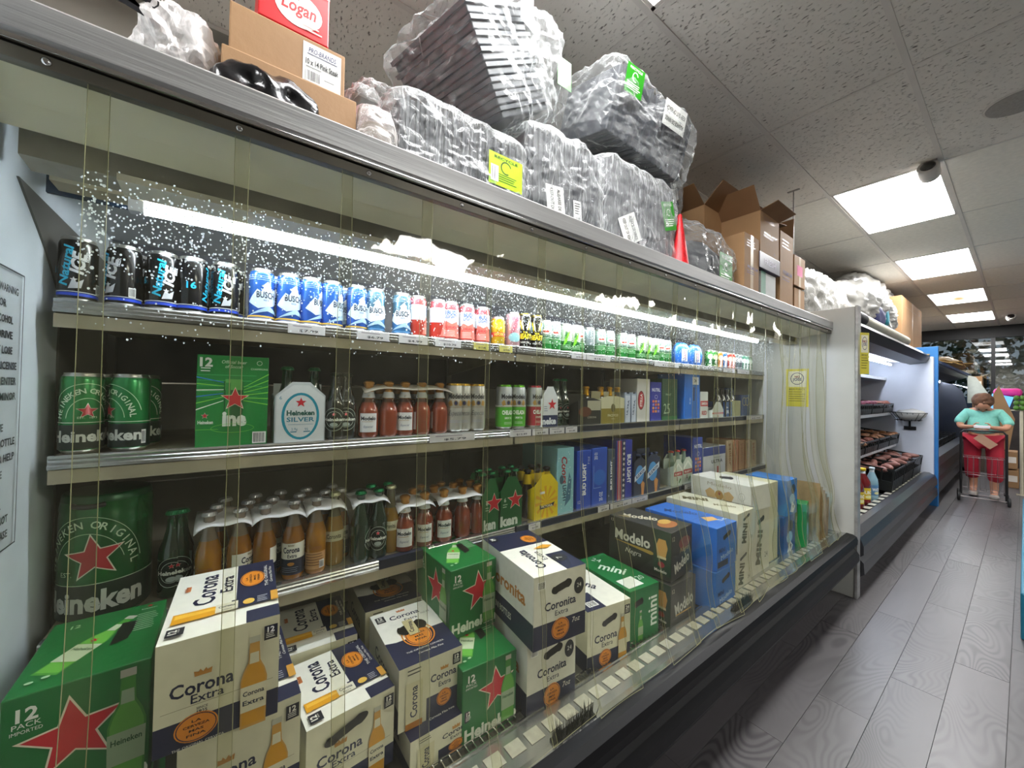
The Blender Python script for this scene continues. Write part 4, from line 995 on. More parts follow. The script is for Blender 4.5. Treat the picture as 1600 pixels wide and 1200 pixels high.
def hei_top(a, w, d):
    a.bottle(w*.45, d*.50, d*.72, '4C9838', '6CB848', rot=-32, label=('Heineken',), lab='C0D0B0', tc='1A5028'); a.star(w*.45, d*.52, d*.03, RD)
    a.poly([(w*.60, d*.36), (w*.74, d*.40), (w*.78, d*.68), (w*.64, d*.70)], '101410'); a.lines(w*.76, d*.78, w*.2, 9, d*.035, 'A8D0A8', d*.008); a.text('12', w*.22, d*.84, d*.05, 'B8D8B0', bold=.02); a.star(w*.85, d*.92, d*.025, RD); a.text('heineken', w*.85, d*.87, d*.02, 'E0E8E0')
    a.ell(w*.12, d*.12, w*.03, w*.02, 'A8D0A8'); a.ell(w*.22, d*.14, w*.03, w*.02, 'A8D0A8')
def cnita_side(a, d, h):
    a.rect(0, 0, d, h, 'DCDCD4'); a.rect(0, 0, d, h*.36, NV); a.text('Coronita', d*.52, h*.62, h*.18, 'B87830', w=d*.7, bold=.03); a.text('MINI BOTTLES', d*.45, h*.18, h*.09, 'D8D8D0', w=d*.35, bold=.02)
def cnita_front(a, w, h):
    a.rect(0, 0, w, h, 'DEDDCF'); a.rect(0, 0, w, h*.33, NV); hole(a, w*.52, h*.78, w*.40, h*.15, 12); a.text('Coronita', w*.5, h*.55, h*.11, NV, w=w*.6, bold=.02); a.text('Extra', w*.52, h*.43, h*.07, NV, w=w*.25)
    a.ell(w*.86, h*.72, w*.1, h*.12, '22242C'); a.text('24', w*.86, h*.73, h*.06, WH); seal(a, w*.5, h*.2, w*.17, h*.15); a.text('7oz', w*.8, h*.26, h*.07, WH, shear=.2); a.barcode(w*.06, h*.82, w*.14, h*.11)
def cnita_top(a, w, d):
    a.rect(0, 0, w, d, WH); a.rect(0, d*.62, w, d*.38, NV); a.rect(w*.62, 0, w*.38, d*.35, NV); a.text('Coronita', w*.32, d*.33, w*.16, '1C2440', w=d*.42, rot=90, bold=.03); a.text('Extra', w*.52, d*.35, w*.1, NV, w=d*.2, rot=90)
    seal(a, w*.74, d*.76, w*.14, d*.1, 1); a.ell(w*.75, d*.22, w*.14, w*.12, '22242C'); a.text('7', w*.75, d*.22, w*.1, WH, rot=90); badge(a, w*.14, d*.9, w*.16, 1, '24'); a.poly([(w*.55, d*.5), (w*.8, d*.46), (w*.95, d*.5), (w*.8, d*.55)], 'E0A030')
def cor24_top(a, w, d):
    a.rect(0, 0, w, d, 'E6E5DC'); a.rect(0, 0, w*.42, d*.34, NV); a.rect(w*.0, d*.6, w*.3, d*.4, NV); a.text('Corona', w*.52, d*.60, w*.2, NV, w=d*.5, rot=-58, bold=.02); a.text('Extra', w*.36, d*.48, w*.12, NV, w=d*.22, rot=-58); a.crown(w*.62, d*.82, w*.16, 'C87848', rot=-60); a.barcode(w*.12, d*.06, w*.22, d*.1)
def cor24_front(a, w, h):
    a.rect(0, 0, w, h, 'D8D6BE'); a.rect(0, 0, w, h*.26, NV); a.text('Corona', w*.42, h*.50, h*.12, NV, w=w*.52, bold=.02); a.text('Extra', w*.45, h*.38, h*.08, NV, w=w*.25); hole(a, w*.50, h*.76, w*.36, h*.14, 16); badge(a, w*.92, h*.84, w*.13, 0, '24'); seal(a, w*.4, h*.17, w*.14, h*.13); a.bottle(w*.80, h*.40, h*.8, 'B88838', 'C08820', lab='CEC8A8')
def mini_top(a, w, d):
    a.text('mini', w*.5, d*.55, w*.34, 'D8E8DC', w=d*.36, rot=-60, bold=.02); a.rect(w*.1, d*.06, w*.5, d*.22, 'E8ECE8'); a.text('24', w*.5, d*.86, w*.18, 'D8E8DC', rot=-60); a.text('20', w*.75, d*.2, w*.16, 'D8E8DC')
def mini_front(a, w, h):
    a.text('mini', w*.78, h*.5, w*.3, 'D8E8DC', w=h*.55, rot=90, bold=.02); hole(a, w*.3, h*.75, w*.3, h*.16, 10); a.bottle(w*.36, h*.32, h*.55, '3F8A34', '5FA640', lab='9AB090')
def neg_side(a, d, h):
    a.text('12', d*.06, h*.92, h*.06, 'C8C0A8'); a.text('Modelo', d*.40, h*.64, h*.21, 'CDC9BC', w=d*.58, bold=.03); a.poly([(d*.08, h*.50), (d*.7, h*.42), (d*.78, h*.46), (d*.7, h*.50)], 'A8893C'); a.text('Negra', d*.42, h*.33, h*.10, 'C8C4B8', w=d*.26, shear=.3)
    a.rect(d*.74, h*.1, d*.26, h*.9, '1C3424'); a.poly([(d*.80, h*.45), (d*.78, h*.66), (d*.82, h*.82), (d*.92, h*.82), (d*.95, h*.66), (d*.92, h*.45)], 'C09048'); a.rect(d*.80, h*.42, d*.13, h*.05, 'C8B890'); a.ell(d*.86, h*.3, d*.05, h*.06, '8C2430'); a.text('Modelo', d*.85, h*.17, h*.06, 'D8D4C8', w=d*.18, bold=.02)
def neg_top(a, w, d):
    a.text('Modelo', w*.45, d*.64, w*.26, 'D8D0B8', w=d*.5, rot=-60, bold=.03); a.ell(w*.5, d*.22, w*.3, d*.12, 'A86838'); a.ell(w*.6, d*.30, w*.2, d*.08, 'C8A050'); a.poly([(w*.1, d*.9), (w*.3, d*.8), (w*.2, d*.7)], '8C7C50')
def neg_front(a, w, h):
    a.text('12', w*.1, h*.86, h*.09, 'C8C0A8'); a.text('Modelo', w*.5, h*.3, h*.2, 'C8C4B8', w=w*.7, rot=14, bold=.03); a.ell(w*.62, h*.7, w*.28, h*.12, '7C3830'); a.text('Negra', w*.6, h*.55, h*.1, 'C8A878', w=w*.4, shear=.3)
def low_front(a, w, h):
    a.text('12', w*.1, h*.86, h*.09, 'C8C0A8'); a.text('Modelo', w*.52, h*.48, h*.26, 'B8B8B0', w=w*.72, rot=12, bold=.03); a.rect(w*.2, h*.28, w*.6, h*.03, 'B08838')
def blu_top(a, w, d):
    a.text('Modelo', w*.50, d*.62, w*.26, '123C80', w=d*.42, rot=-58, bold=.03); a.poly([(w*.35, d*.2), (w*.7, d*.16), (w*.8, d*.26), (w*.5, d*.34)], 'D8A868'); a.text('12 oz', w*.8, d*.14, w*.1, 'D8E8F8', bold=.02); a.rect(0, d*.34, w, .002, '0C3C8C')
def blu_front(a, w, h):
    hole(a, w*.5, h*.76, w*.4, h*.16, 14); a.text('MINI', w*.26, h*.45, h*.1, '103870', w=w*.3, bold=.03); a.rect(w*.05, h*.06, w*.5, h*.14, '142038'); a.text('Modelo', w*.5, h*.32, h*.12, 'B8D0E8', w=w*.6, rot=10)
def mini2_top(a, w, d):
    a.text('MINI', w*.50, d*.70, w*.28, '5A5028', w=d*.34, rot=-58, bold=.05); a.text('Modelo', w*.5, d*.28, w*.16, '6A6038', w=d*.28, rot=-58, bold=.02); a.rect(w*.94, 0, w*.06, d, '48463C')
def mini2_front(a, w, h):
    hole(a, w*.5, h*.84, w*.4, h*.1, 14, '2A2820'); a.text('MINI', w*.4, h*.45, w*.25, '4C4830', w=h*.5, rot=80, bold=.04); a.text('24', w*.8, h*.3, h*.08, '4C4830')
def white_side(a, d, h):
    for s in (-1, 1): a.poly([(d*(.5 + s*.06), h*.2), (d*(.5 + s*.2), h*.18), (d*(.5 + s*.24), h*.42), (d*(.5 + s*.16), h*.60), (d*(.5 + s*.08), h*.5)], 'C0A070')
    a.ell(d*.5, h*.36, d*.07, h*.2, 'B08848'); a.star(d*.5, h*.42, h*.1, '9C3C34'); a.text('Modelo', d*.5, h*.78, h*.14, '9C9484', w=d*.4); a.ring(d*.86, h*.5, d*.05, h*.16, .002, '9C9C98')
def white_top(a, w, d):
    hole(a, w*.5, d*.55, w*.36, d*.3, -60, '2C2C34'); a.ell(w*.2, d*.8, w*.1, w*.1, 'D8D8D4')
def blue_front(a, w, h):
    a.ell(w*.6, h*.72, w*.2, h*.14, '1C1C24'); a.ell(w*.5, h*.45, w*.26, h*.14, '8CC0E8'); a.poly([(w*.3, h*.1), (w*.6, h*.05), (w*.8, h*.2), (w*.5, h*.38)], 'D8E0E8'); a.star(w*.6, h*.22, h*.08, '203060')

# ------------------------------------------------------------------ big cartons on the deck: (x, y, zbottom, yaw, w, d, h)
def bigbox(name, p, base, front=None, top=None, side=None, side2=None, label='', group=None, tilt=0):
    x, y, zb, yaw, w, d, h = p
    o = carton(name, w, d, h, base, front, top, side, side2=side2, bev=.0025)
    o.location = (x, y, zb); o.rotation_euler = (0, tilt, math.radians(yaw))
    tag(o, label, 'carton', group)
    return o
GB = '0F6B30'
bigbox('beer_carton', (-1.175, -.206, .660, .5, .189, .262, .242), GB, hei_front(), hei_top, label='green twelve pack carton with big red star at bottom left corner', group='green cartons')
bigbox('beer_carton', (-1.175, -.206, .420, 0, .20, .27, .238), GB, hei_front(), label='green carton under the bottom left star carton, below the frame', group='green cartons')
bigbox('beer_carton', (-1.020, .007, .812, -2.2, .181, .285, .190), CR, cor_front1(False), cor_top1, cor_side, cor_side2, label='cream and navy carton raised highest, beside the bottom left green carton', group='cream and navy cartons')
bigbox('beer_carton', (-1.045, .035, .618, 2, .195, .285, .190), CR, cor_front1(False), cor_top1, cor_side, cor_side2, label='cream and navy carton directly under the highest one', group='cream and navy cartons')
bigbox('beer_carton', (-1.05, .03, .42, 0, .195, .285, .195), CR, cor_front1(False), cor_top1, label='cream and navy carton on the deck under two others at left', group='cream and navy cartons')
bigbox('beer_carton', (-1.133, .260, .450, 5.2, .215, .255, .198), CR, cor_front1(True), cor_top1, cor_side, label='cream carton with open hand hole at the bottom centre', group='cream and navy cartons')
bigbox('beer_carton', (-1.405, .248, .455, -1.5, .206, .27, .213), CR, cor_front1(False), cor_top1, cor_side, label='cream and navy carton behind the hand-hole carton', group='cream and navy cartons')
bigbox('beer_carton', (-1.148, .485, .522, -1.5, .190, .292, .168), CR, cor_front2, cor_top2, cor_side2, label='cream and navy carton with dark oval holes on top, front one', group='cream and navy cartons')
bigbox('beer_carton', (-1.445, .492, .522, -2.2, .205, .27, .176), CR, cor_front2, cor_top2, cor_side2, label='cream and navy carton right behind the front oval-hole one', group='cream and navy cartons')
bigbox('beer_carton', (-1.11, .50, .42, 1, .195, .29, .10), CR, cor_front2, cor_top2, cor_side2, label='low cream carton showing under the front oval-hole carton', group='cream and navy cartons')
bigbox('beer_carton', (-1.43, .47, .42, 1, .2, .29, .10), CR, cor_front2, label='low cream carton under the rear oval-hole carton', group='cream and navy cartons')
bigbox('beer_carton', (-1.225, .672, .642, 1.1, .180, .25, .224), GB, hei_front(1), hei_top, hei_front(1), label='green star carton stacked upper, under the bottom shelf', group='green cartons')
bigbox('beer_carton', (-1.095, .660, .42, -2.9, .188, .27, .218), GB, hei_front(1), hei_top, label='green star carton standing lower on the deck beside coronet cartons', group='green cartons')
bigbox('beer_carton', (-1.045, .872, .662, -5.8, .205, .345, .222), 'DEDDCF', cnita_front, cnita_top, cnita_side, label='white and navy mini bottle carton, upper of its stack', group='mini bottle cartons')
bigbox('beer_carton', (-1.084, .877, .42, -3.8, .20, .33, .235), 'DEDDCF', cnita_front, cnita_top, cnita_side, label='white and navy mini bottle carton, lower of its stack', group='mini bottle cartons')
bigbox('beer_carton', (-1.101, 1.200, .42, -7.8, .215, .326, .223), 'D8D6BE', cor24_front, cor24_top, cor_side, label='large cream carton with a black hand hole and 24 badge')
bigbox('beer_carton', (-1.11, 1.425, .42, -5, .18, .33, .222), '0C7038', mini_front, mini_top, label='green mini bottle carton between cream and black cartons')
bigbox('beer_carton', (-1.089, 1.655, .622, 3.9, .199, .321, .215), '2A2A26', neg_front, neg_top, neg_side, label='black and brown carton on top of another black one', group='black cartons')
bigbox('beer_carton', (-1.062, 1.655, .42, -.6, .205, .30, .195), '33332E', low_front, neg_top, neg_side, label='black and brown carton at the bottom of its stack', group='black cartons')
bigbox('beer_carton', (-1.052, 1.950, .618, 0, .205, .383, .200), '2468C4', blu_front, blu_top, label='bright blue carton on top of another blue one', group='blue cartons')
bigbox('beer_carton', (-1.030, 1.940, .42, 0, .205, .34, .195), '2468B8', blu_front, blu_top, label='bright blue carton at the bottom of its stack', group='blue cartons')
bigbox('beer_carton', (-1.062, 2.180, .640, .9, .210, .388, .203), 'C9C7B4', mini2_front, mini2_top, label='cream carton lettered MINI beside the blue stack', group='pale cartons')
bigbox('beer_carton', (-1.06, 2.18, .42, 0, .21, .36, .218), 'C4C2AE', mini2_front, label='cream carton under the MINI lettered one', group='pale cartons')
bigbox('beer_carton', (-1.07, 2.44, .42, 0, .24, .35, .38), 'C6C4B0', mini2_front, label='tall pale carton under the white crested carton', group='pale cartons')
bigbox('beer_carton', (-1.07, 2.445, .803, -5.4, .21, .36, .137), 'D6D6D0', blue_front and None, white_top, white_side, label='white crested carton on top of the tallest pale stack', group='pale cartons')
bigbox('beer_carton', (-1.09, 2.69, .42, 0, .20, .32, .49), 'CBC9A8', None, None, label='yellowish tall carton right of the white crested one', group='pale cartons')
bigbox('beer_carton', (-1.02, 2.94, .68, 0, .18, .24, .225), '2C74C0', blue_front, None, label='blue carton on top of the far right stack', group='far blue cartons')
bigbox('beer_carton', (-1.04, 2.93, .42, 0, .20, .26, .255), '1C4C9C', blue_front, None, label='dark blue carton at the bottom of the far right stack', group='far blue cartons')
bigbox('beer_carton', (-.93, 3.12, .42, 10, .13, .12, .31), '18924A', blue_front, None, label='green pack leaning by the far right blue stack')
for k in range(5):
    o = MB().box((-.11, -.006, 0), (.11, .006, .42 - .03*k), mat('flat_card_brown', '9A8058', .7, 0, .15, 20, .2, 60)).build('cardboard_sheet', None, (-.95, 3.25 + .045*k, .425), (-.08 - .03*k, 0, .1))
    tag(o, 'brown cardboard sheet leaning by the right end panel, %s from the green pack' % ORD[k], 'cardboard', 'leaning cardboard sheets')

# ------------------------------------------------------------------ cartons and carriers on the shelves
def shelfbox(name, p0, p1, ptop, s, depth, base, front=None, top=None, side=None, label='', group=None, xo=.02, yaw=0, cat='carton', pyb=None):
    x = SX[s] - xo; py = {1: 540, 2: 670, 3: 790}[s]
    y0 = on_x(p0, py, x).y; y1 = on_x(p1, py, x).y; z = SZ[s] - .003
    h = on_x((p0 + p1) / 2, ptop, x).z - z
    o = carton(name, y1 - y0 - .002, depth, h, base, front, top, side, bev=.002)
    o.location = (x - depth/2, (y0 + y1)/2, z); o.rotation_euler = (0, 0, math.radians(yaw))
    return tag(o, label, cat, group)
def can12(a, w, h):
    a.lines(0, h*.78, w, 5, h*.06, '3CB060', h*.006); a.text('12', w*.12, h*.92, h*.09, 'E8F0E8', bold=.04); a.lines(w*.05, h*.85, w*.14, 2, h*.03, 'E8F0E8'); a.text('Official beer', w*.5, h*.93, h*.035, 'C8E8C8', w=w*.35, shear=.2); a.text('of Soccer', w*.5, h*.88, h*.035, 'C8E8C8', w=w*.25, shear=.2)
    a.ring(w*.86, h*.93, w*.04, w*.04, .001, 'C8E8C8'); a.text('CHAMPIONS', w*.86, h*.86, h*.02, 'C8E8C8')
    a.rect(w*.37, h*.28, w*.26, h*.44, '0C5828'); a.rect(w*.38, h*.62, w*.24, h*.12, '58A850'); a.rect(w*.385, h*.30, w*.07, h*.4, '2C8A3C'); a.star(w*.52, h*.52, h*.12, RD, 'E8D8C8'); a.text('ine', w*.52, h*.30, h*.15, 'DCE8DC', w=w*.34, bold=.05)
    for k in range(6): a.poly([(0, h*(.4+.07*k)), (w*.36, h*(.5 + .04*k)), (w*.36, h*(.507 + .04*k)), (0, h*(.412+.07*k))], ('E8F4E8', '78D048', '2C78C8')[k % 3]); a.poly([(w, h*(.45+.07*k)), (w*.64, h*(.5+.03*k)), (w*.64, h*(.507+.03*k)), (w, h*(.462+.07*k))], '78D048')
    a.star(w*.12, h*.34, h*.03, RD, 'E8E8E0'); a.text('Heineken', w*.13, h*.27, h*.035, 'E8F0E8', w=w*.2, bold=.03); a.ring(w*.5, h*.2, w*.3, h*.05, .001, '78D048'); a.barcode(w*.78, h*.02, w*.2, h*.13); a.rect(0, h*.19, w*.3, .001, '78D048')
shelfbox('can_carton', 304, 418, 556, 2, .20, '0E8438', can12, None, label='bright green twelve can carton on the middle shelf')
def carrier(p0, p1, ptop, ppeak, s, base, art, label, group=None, depth=.14, xo=.008, py=None):
    """open six-bottle carrier: gable-topped front and back, sides, centre handle"""
    x = SX[s] - xo; py = py or {1: 540, 2: 670, 3: 800}[s]
    y0 = on_x(p0, py, x).y; y1 = on_x(p1, py, x).y; w = y1 - y0; z = SZ[s] - .003
    h = on_x((p0+p1)/2, ptop, x).z - z; hp = on_x((p0+p1)/2, ppeak, x).z - z
    root = empty('bottle_carrier', (x - depth/2, (y0+y1)/2, z), 0, label, 'bottle carrier', group)
    m = mat('card_' + base, base, .42, 0, .05, 18, .15, 90)
    pr = [(-w/2, 0), (w/2, 0), (w/2, h), (w*.18, hp), (-w*.18, hp), (-w/2, h)]
    MB().prism(pr, m, depth/2 - .0015, depth/2, 'x').build('front_panel', root)
    MB().prism(pr, m, -depth/2, -depth/2 + .0015, 'x').build('back_panel', root)
    for q in (-1, 1): MB().prism([(-depth/2, 0), (depth/2, 0), (depth/2, h), (0, h*.75), (-depth/2, h)], m, q*w/2 - .0008, q*w/2 + .0008, 'y').build('side_panel', root)
    MB().box((-.001, -w/2, 0), (.001, w/2, h*1.25), m).build('divider', root)
    a = Art(); art(a, w, h); MB().art(a, lambda u, v, l: (depth/2 + EPS*l, -w/2 + u, v)).build('printed_artwork', root, fix=False)
def silver_art(a, w, h):
    a.poly([(w*.02, h*.02), (w*.98, h*.02), (w*.98, h*.97), (w*.66, h*1.22), (w*.34, h*1.22), (w*.02, h*.97)], 'DDE2E4')
    a.ring(w*.5, h*.56, w*.38, h*.50, w*.055, '1C90A8', 32); a.star(w*.5, h*.85, h*.11, RD); a.text('Heineken', w*.5, h*.63, h*.10, '1A5A50', w=w*.56, bold=.04); a.text('SILVER', w*.5, h*.49, h*.09, '2C8098', w=w*.56, bold=.02)
    a.text('2.9g', w*.38, h*.28, h*.05, '2C8098'); a.text('95', w*.62, h*.28, h*.05, '2C8098'); a.lines(w*.3, h*.22, w*.14, 1, .01, '2C8098', .003); a.lines(w*.56, h*.22, w*.14, 1, .01, '2C8098', .003); a.text('6', w*.1, h*.95, h*.07, '2C8098'); a.rect(w*.25, h*.38, w*.5, .001, '2C8098')
carrier(429, 507, 618, 597, 2, 'C9D0D2', silver_art, 'white six pack carrier with teal oval and red star')
def navystar(a, w, h):
    a.rect(0, 0, w, h*.42, '1C2850'); a.text('neke', w*.45, h*.22, h*.2, 'E8ECF0', w=w*.9, bold=.05); a.star(w*.62, h*.78, h*.2, RD, 'F0E0D8'); a.lines(w*.1, h*.7, w*.25, 3, h*.07, '9098A0')
carrier(847, 871, 622, 604, 2, 'DCE0E0', navystar, 'small white and navy carrier with red star on middle shelf')
def grnstar(a, w, h):
    a.star(w*.68, h*.72, h*.24, RD, 'E8D8C8'); a.text('ken', w*.4, h*.2, h*.24, 'D8E4D8', w=w*.8, bold=.05); a.text('6', w*.2, h*.75, h*.1, 'C8D8C8', bold=.02); a.lines(w*.1, h*.62, w*.22, 2, h*.06, 'A8C8A8')
carrier(756, 779, 770, 748, 3, '14602C', grnstar, 'green six pack carrier with red star, nearer of two', 'green carriers')
carrier(782, 815, 765, 745, 3, '0F5A28', grnstar, 'green six pack carrier with red star, farther of two', 'green carriers')
def vict(a, w, h):
    for k in range(12):
        t = 2*PI*k/12; a.poly([(w*.5, h*.5), (w*.5 + w*.48*math.cos(t), h*.5 + h*.47*math.sin(t)), (w*.5 + w*.48*math.cos(t+.22), h*.5 + h*.47*math.sin(t+.22))], 'E0A818'); a.lay -= 1
    a.lay += 1
    a.poly([(w*.22, h*.30), (w*.8, h*.34), (w*.86, h*.46), (w*.7, h*.42), (w*.3, h*.40), (w*.22, h*.44)], '1C2440'); a.text('VICTORIA', w*.52, h*.37, h*.06, 'F0E8C0', w=w*.5, bold=.03); a.rect(w*.22, h*.74, w*.2, h*.07, 'F0F0E8')
carrier(835, 871, 757, 741, 3, 'E8CC10', vict, 'bright yellow six pack carrier with sunburst')
def olive(a, w, h):
    a.rect(0, 0, w, h*.60, '8A7C2C'); a.ell(w*.5, h*.62, w*.09, h*.16, '5C5424'); a.text('PACIFICO', w*.5, h*.33, h*.09, 'D8D4B0', w=w*.45, bold=.02); a.text('CLARA', w*.5, h*.2, h*.05, 'D8D4B0')
carrier(939, 975, 622, 619, 2, 'C8C4A0', olive, 'cream and olive carrier with gold-foil bottles')
def blackc(a, w, h):
    a.rect(w*.4, 0, w*.6, h*.6, '22241C'); a.rect(w*.4, h*.6, w*.6, h*.4, 'A8A48C'); a.ell(w*.3, h*.55, w*.28, h*.2, '5C3018'); a.text('CORONA', w*.6, h*.32, h*.08, 'C8C4B0', w=w*.4)
carrier(903, 938, 626, 622, 2, '1A1A18', blackc, 'black carrier with brown oval on middle shelf')
def moonc(a, w, h):
    a.ell(w*.45, h*.62, w*.34, h*.28, '4898D8'); a.poly([(w*.05, h*.42), (w*.95, h*.72), (w*.95, h*.88), (w*.05, h*.58)], 'D8E4F0'); a.text('BLUE MOON', w*.5, h*.65, h*.09, '1C3868', w=w*.75, rot=28, bold=.04); a.poly([(w*.62, 0), (w*.78, 0), (w*.86, h*.34), (w*.7, h*.42), (w*.56, h*.34)], 'D89048')
carrier(990, 1009, 722, 716, 3, '141E3C', moonc, 'navy carrier with blue moon, nearer of two', 'navy moon carriers')
carrier(1010, 1030, 716, 710, 3, '1A2A4C', moonc, 'navy carrier with blue moon, farther of two', 'navy moon carriers')
def medal(a, w, h):
    a.poly([(0, h*.62), (w*.5, h*1.0), (w, h*.62), (w, h*.78), (w*.5, h*1.1), (0, h*.78)], 'E8ECE4'); a.rect(w*.04, h*.48, w*.92, h*.2, 'B02830'); a.text('RUSTY', w*.5, h*.57, h*.09, 'F0E8E0', w=w*.7, bold=.04); a.text('E', w*.4, h*.34, h*.14, '7C2838', bold=.04); a.poly([(w*.6, h*.1), (w*.8, h*.3), (w*.72, h*.36), (w*.55, h*.16)], '3C7C3C')
carrier(1052, 1066, 727, 718, 3, 'C8D4C8', medal, 'pale green and red carrier, nearer of two', 'red label carriers')
carrier(1067, 1081, 722, 714, 3, 'C8D4C8', medal, 'pale green and red carrier, farther of two', 'red label carriers')
def coors(a, w, h):
    a.text('Coors', w*.42, h*.66, w*.32, 'A02830', w=h*.42, rot=-88, bold=.03, shear=.2); a.text('LIGHT', w*.44, h*.30, w*.2, '1C3850', w=h*.26, rot=-88, bold=.03); a.poly([(w*.45, h*.1), (w*.8, h*.2), (w*.85, h*.5), (w*.7, h*.62), (w*.6, h*.4)], '48748C'); a.ell(w*.25, h*.52, w*.12, h*.07, '3C5C6C')
    for k in range(26): a.ell(w*random.uniform(.05, .95), h*random.uniform(.05, .95), .003, .003, 'C8E8E8', 6); a.lay -= 1
    a.lay += 1
shelfbox('beer_carton', 870, 896, 700, 3, .27, '8CC4CC', coors, None, label='pale icy blue upright carton with red script', group='upright cartons')
def budl(t2):
    def f(a, w, h):
        a.text('BUD LIGHT', w*.5, h*.5, w*.24, 'E8ECF4', w=h*.55, rot=90, bold=.05); a.text(t2, w*.82, h*.82, w*.12, 'D0D8EC', rot=90); a.text('12', w*.15, h*.12, w*.15, 'D0D8EC'); a.rect(w*.28, h*.18, w*.02, h*.64, '4C78D8'); a.rect(w*.72, h*.18, w*.02, h*.64, '4C78D8')
    return f
shelfbox('beer_carton', 901, 923, 704, 3, .27, '1C48B4', budl('7 OZ'), None, label='royal blue upright carton with white lettering, nearest of them', group='upright cartons')
def bud2(a, w, h):
    a.text('12 OZ', w*.25, h*.86, w*.18, 'D8E0F0', w=h*.12, rot=-90, bold=.03); a.text('25 OZ', w*.6, h*.14, w*.2, 'D8E0F0', w=h*.16, rot=90, bold=.03); a.ell(w*.5, h*.48, w*.4, h*.14, '1C64C8'); a.rect(w*.1, h*.3, w*.02, h*.4, '80A8E8'); a.rect(w*.1, h*.3, w*.5, h*.008, '80A8E8')
shelfbox('beer_carton', 924, 948, 700, 3, .27, '1A4CB8', bud2, None, label='royal blue upright carton marked 25 OZ', group='upright cartons')
shelfbox('beer_carton', 949, 960, 702, 3, .27, '38485C', budl('24'), None, label='slate blue upright carton seen through doubled strips', group='upright cartons')
def flag(a, w, h):
    a.rect(w*.02, 0, w*.26, h, 'A83040'); a.rect(w*.12, 0, w*.04, h, 'D8C8C0'); a.rect(w*.3, 0, w*.24, h, '22264C')
    for k in range(11): a.star(w*.42, h*(.05 + .09*k), w*.09, 'D8D4CC')
    a.text('BUD LIGHT', w*.76, h*.5, w*.22, 'E8ECF4', w=h*.5, rot=-90, bold=.05)
shelfbox('beer_carton', 963, 987, 688, 3, .27, '2430A0', flag, None, label='indigo upright carton with a strip of white stars', group='upright cartons')
def wclaw(a, w, h):
    a.text('NUTRL', w*.5, h*.8, h*.08, 'D8DCF0', bold=.04); a.ring(w*.5, h*.62, w*.14, h*.05, .002, 'D8DCF0')
    for i in range(4):
        for j in range(3): a.rect(w*(.16 + .24*j), h*(.22 + .085*i), w*.17, h*.06, ('E87048', 'E8A050', '9C8CD8')[(i + j) % 3]); a.lay -= 1
    a.lay += 1
shelfbox('beer_carton', 1083, 1097, 684, 3, .22, '2440A0', wclaw, None, label='dark blue fruit carton on the bottom shelf', group='upright cartons')
def ultra(a, w, h):
    a.rect(0, h*.72, w, h*.28, '283C8C'); a.text('ULTRA', w*.6, h*.5, h*.11, '303848', w=w*.5, bold=.03); a.text('Michelob', w*.62, h*.63, h*.05, '606878', w=w*.3, shear=.3); a.rect(w*.6, h*.1, w*.07, h*.22, 'A82830')
shelfbox('beer_carton', 1098, 1133, 698, 3, .22, 'C8CCD4', ultra, None, label='white carton with a dark blue top band', group='upright cartons')
def goldc(a, w, h):
    a.text('Miller', w*.5, h*.55, w*.4, '8C5C30', w=h*.7, rot=-85, bold=.03)
for k, (a_, b_, c_) in enumerate([(1136, 1144, 'B8A080'), (1145, 1153, 'A86848'), (1154, 1163, '9A7048'), (1164, 1172, 'A88058'), (1173, 1181, 'A09070')]):
    shelfbox('beer_carton', a_, b_, 688, 3, .16, c_, goldc, None, label='copper brown narrow pack at the far end of bottom shelf, %s one' % ORD[k], group='copper packs')
def silverc(a, w, h):
    a.rect(w*.08, 0, w*.84, h*.9, 'C4CCD8'); a.text('ULTRA', w*.5, h*.5, w*.26, '384860', w=h*.5, rot=80, bold=.03); a.ell(w*.5, h*.98, w*.3, h*.03, '28303C')
shelfbox('beer_carton', 976, 985, 613, 2, .2, '9CA8B8', silverc, None, label='silver narrow carton, first of two by the white carton', group='silver cartons')
shelfbox('beer_carton', 986, 994, 613, 2, .2, '9CA8B8', silverc, None, label='silver narrow carton, second of two by the white carton', group='silver cartons')
def redoval(a, w, h):
    a.ell(w*.3, h*.5, w*.26, h*.22, '7C2028'); a.ell(w*.3, h*.5, w*.2, h*.19, 'B82C34'); a.text('STELLA', w*.3, h*.5, w*.16, 'E8D8D0', w=h*.3, rot=88, bold=.04)
shelfbox('beer_carton', 995, 1015, 592, 2, .2, 'CCCAC2', redoval, None, label='tall white carton with a red oval crest')
shelfbox('beer_carton', 1016, 1033, 597, 2, .2, '24309C', wclaw, None, label='dark blue fruit carton on the middle shelf')
def twofive(a, w, h):
    a.text('25', w*.3, h*.28, h*.24, 'A8C0A0', w=w*.4); a.text('PROOF', w*.4, h*.62, h*.05, 'A8C0A0'); a.rect(0, 0, w, h*.1, '2C7040')
shelfbox('beer_carton', 1034, 1058, 592, 2, .2, '244C34', twofive, None, label='dark green carton with large 25 on middle shelf')
def bluetall(a, w, h):
    a.rect(w*.5, h*.76, w*.42, h*.17, 'E0E4EC'); a.text('24', w*.7, h*.85, h*.07, '303848', bold=.03); a.rect(w*.55, h*.4, w*.1, h*.3, '14306C'); a.text('BUD', w*.35, h*.4, h*.05, 'D0E0F4', rot=88)
shelfbox('beer_carton', 1069, 1093, 584, 2, .2, '1C70D0', bluetall, None, label='bright blue tall carton on the middle shelf')
def redw(a, w, h):
    a.rect(0, h*.45, w, h*.2, 'C02C34'); a.text('RED', w*.5, h*.2, h*.14, 'A82830', bold=.04); a.text('SMIRN', w*.5, h*.55, h*.1, 'E8E4E0', w=w*.8, bold=.03)
shelfbox('beer_carton', 1094, 1106, 612, 2, .2, 'D8DCD4', redw, None, label='white and red pack right of the bright blue carton', group='white and red packs')
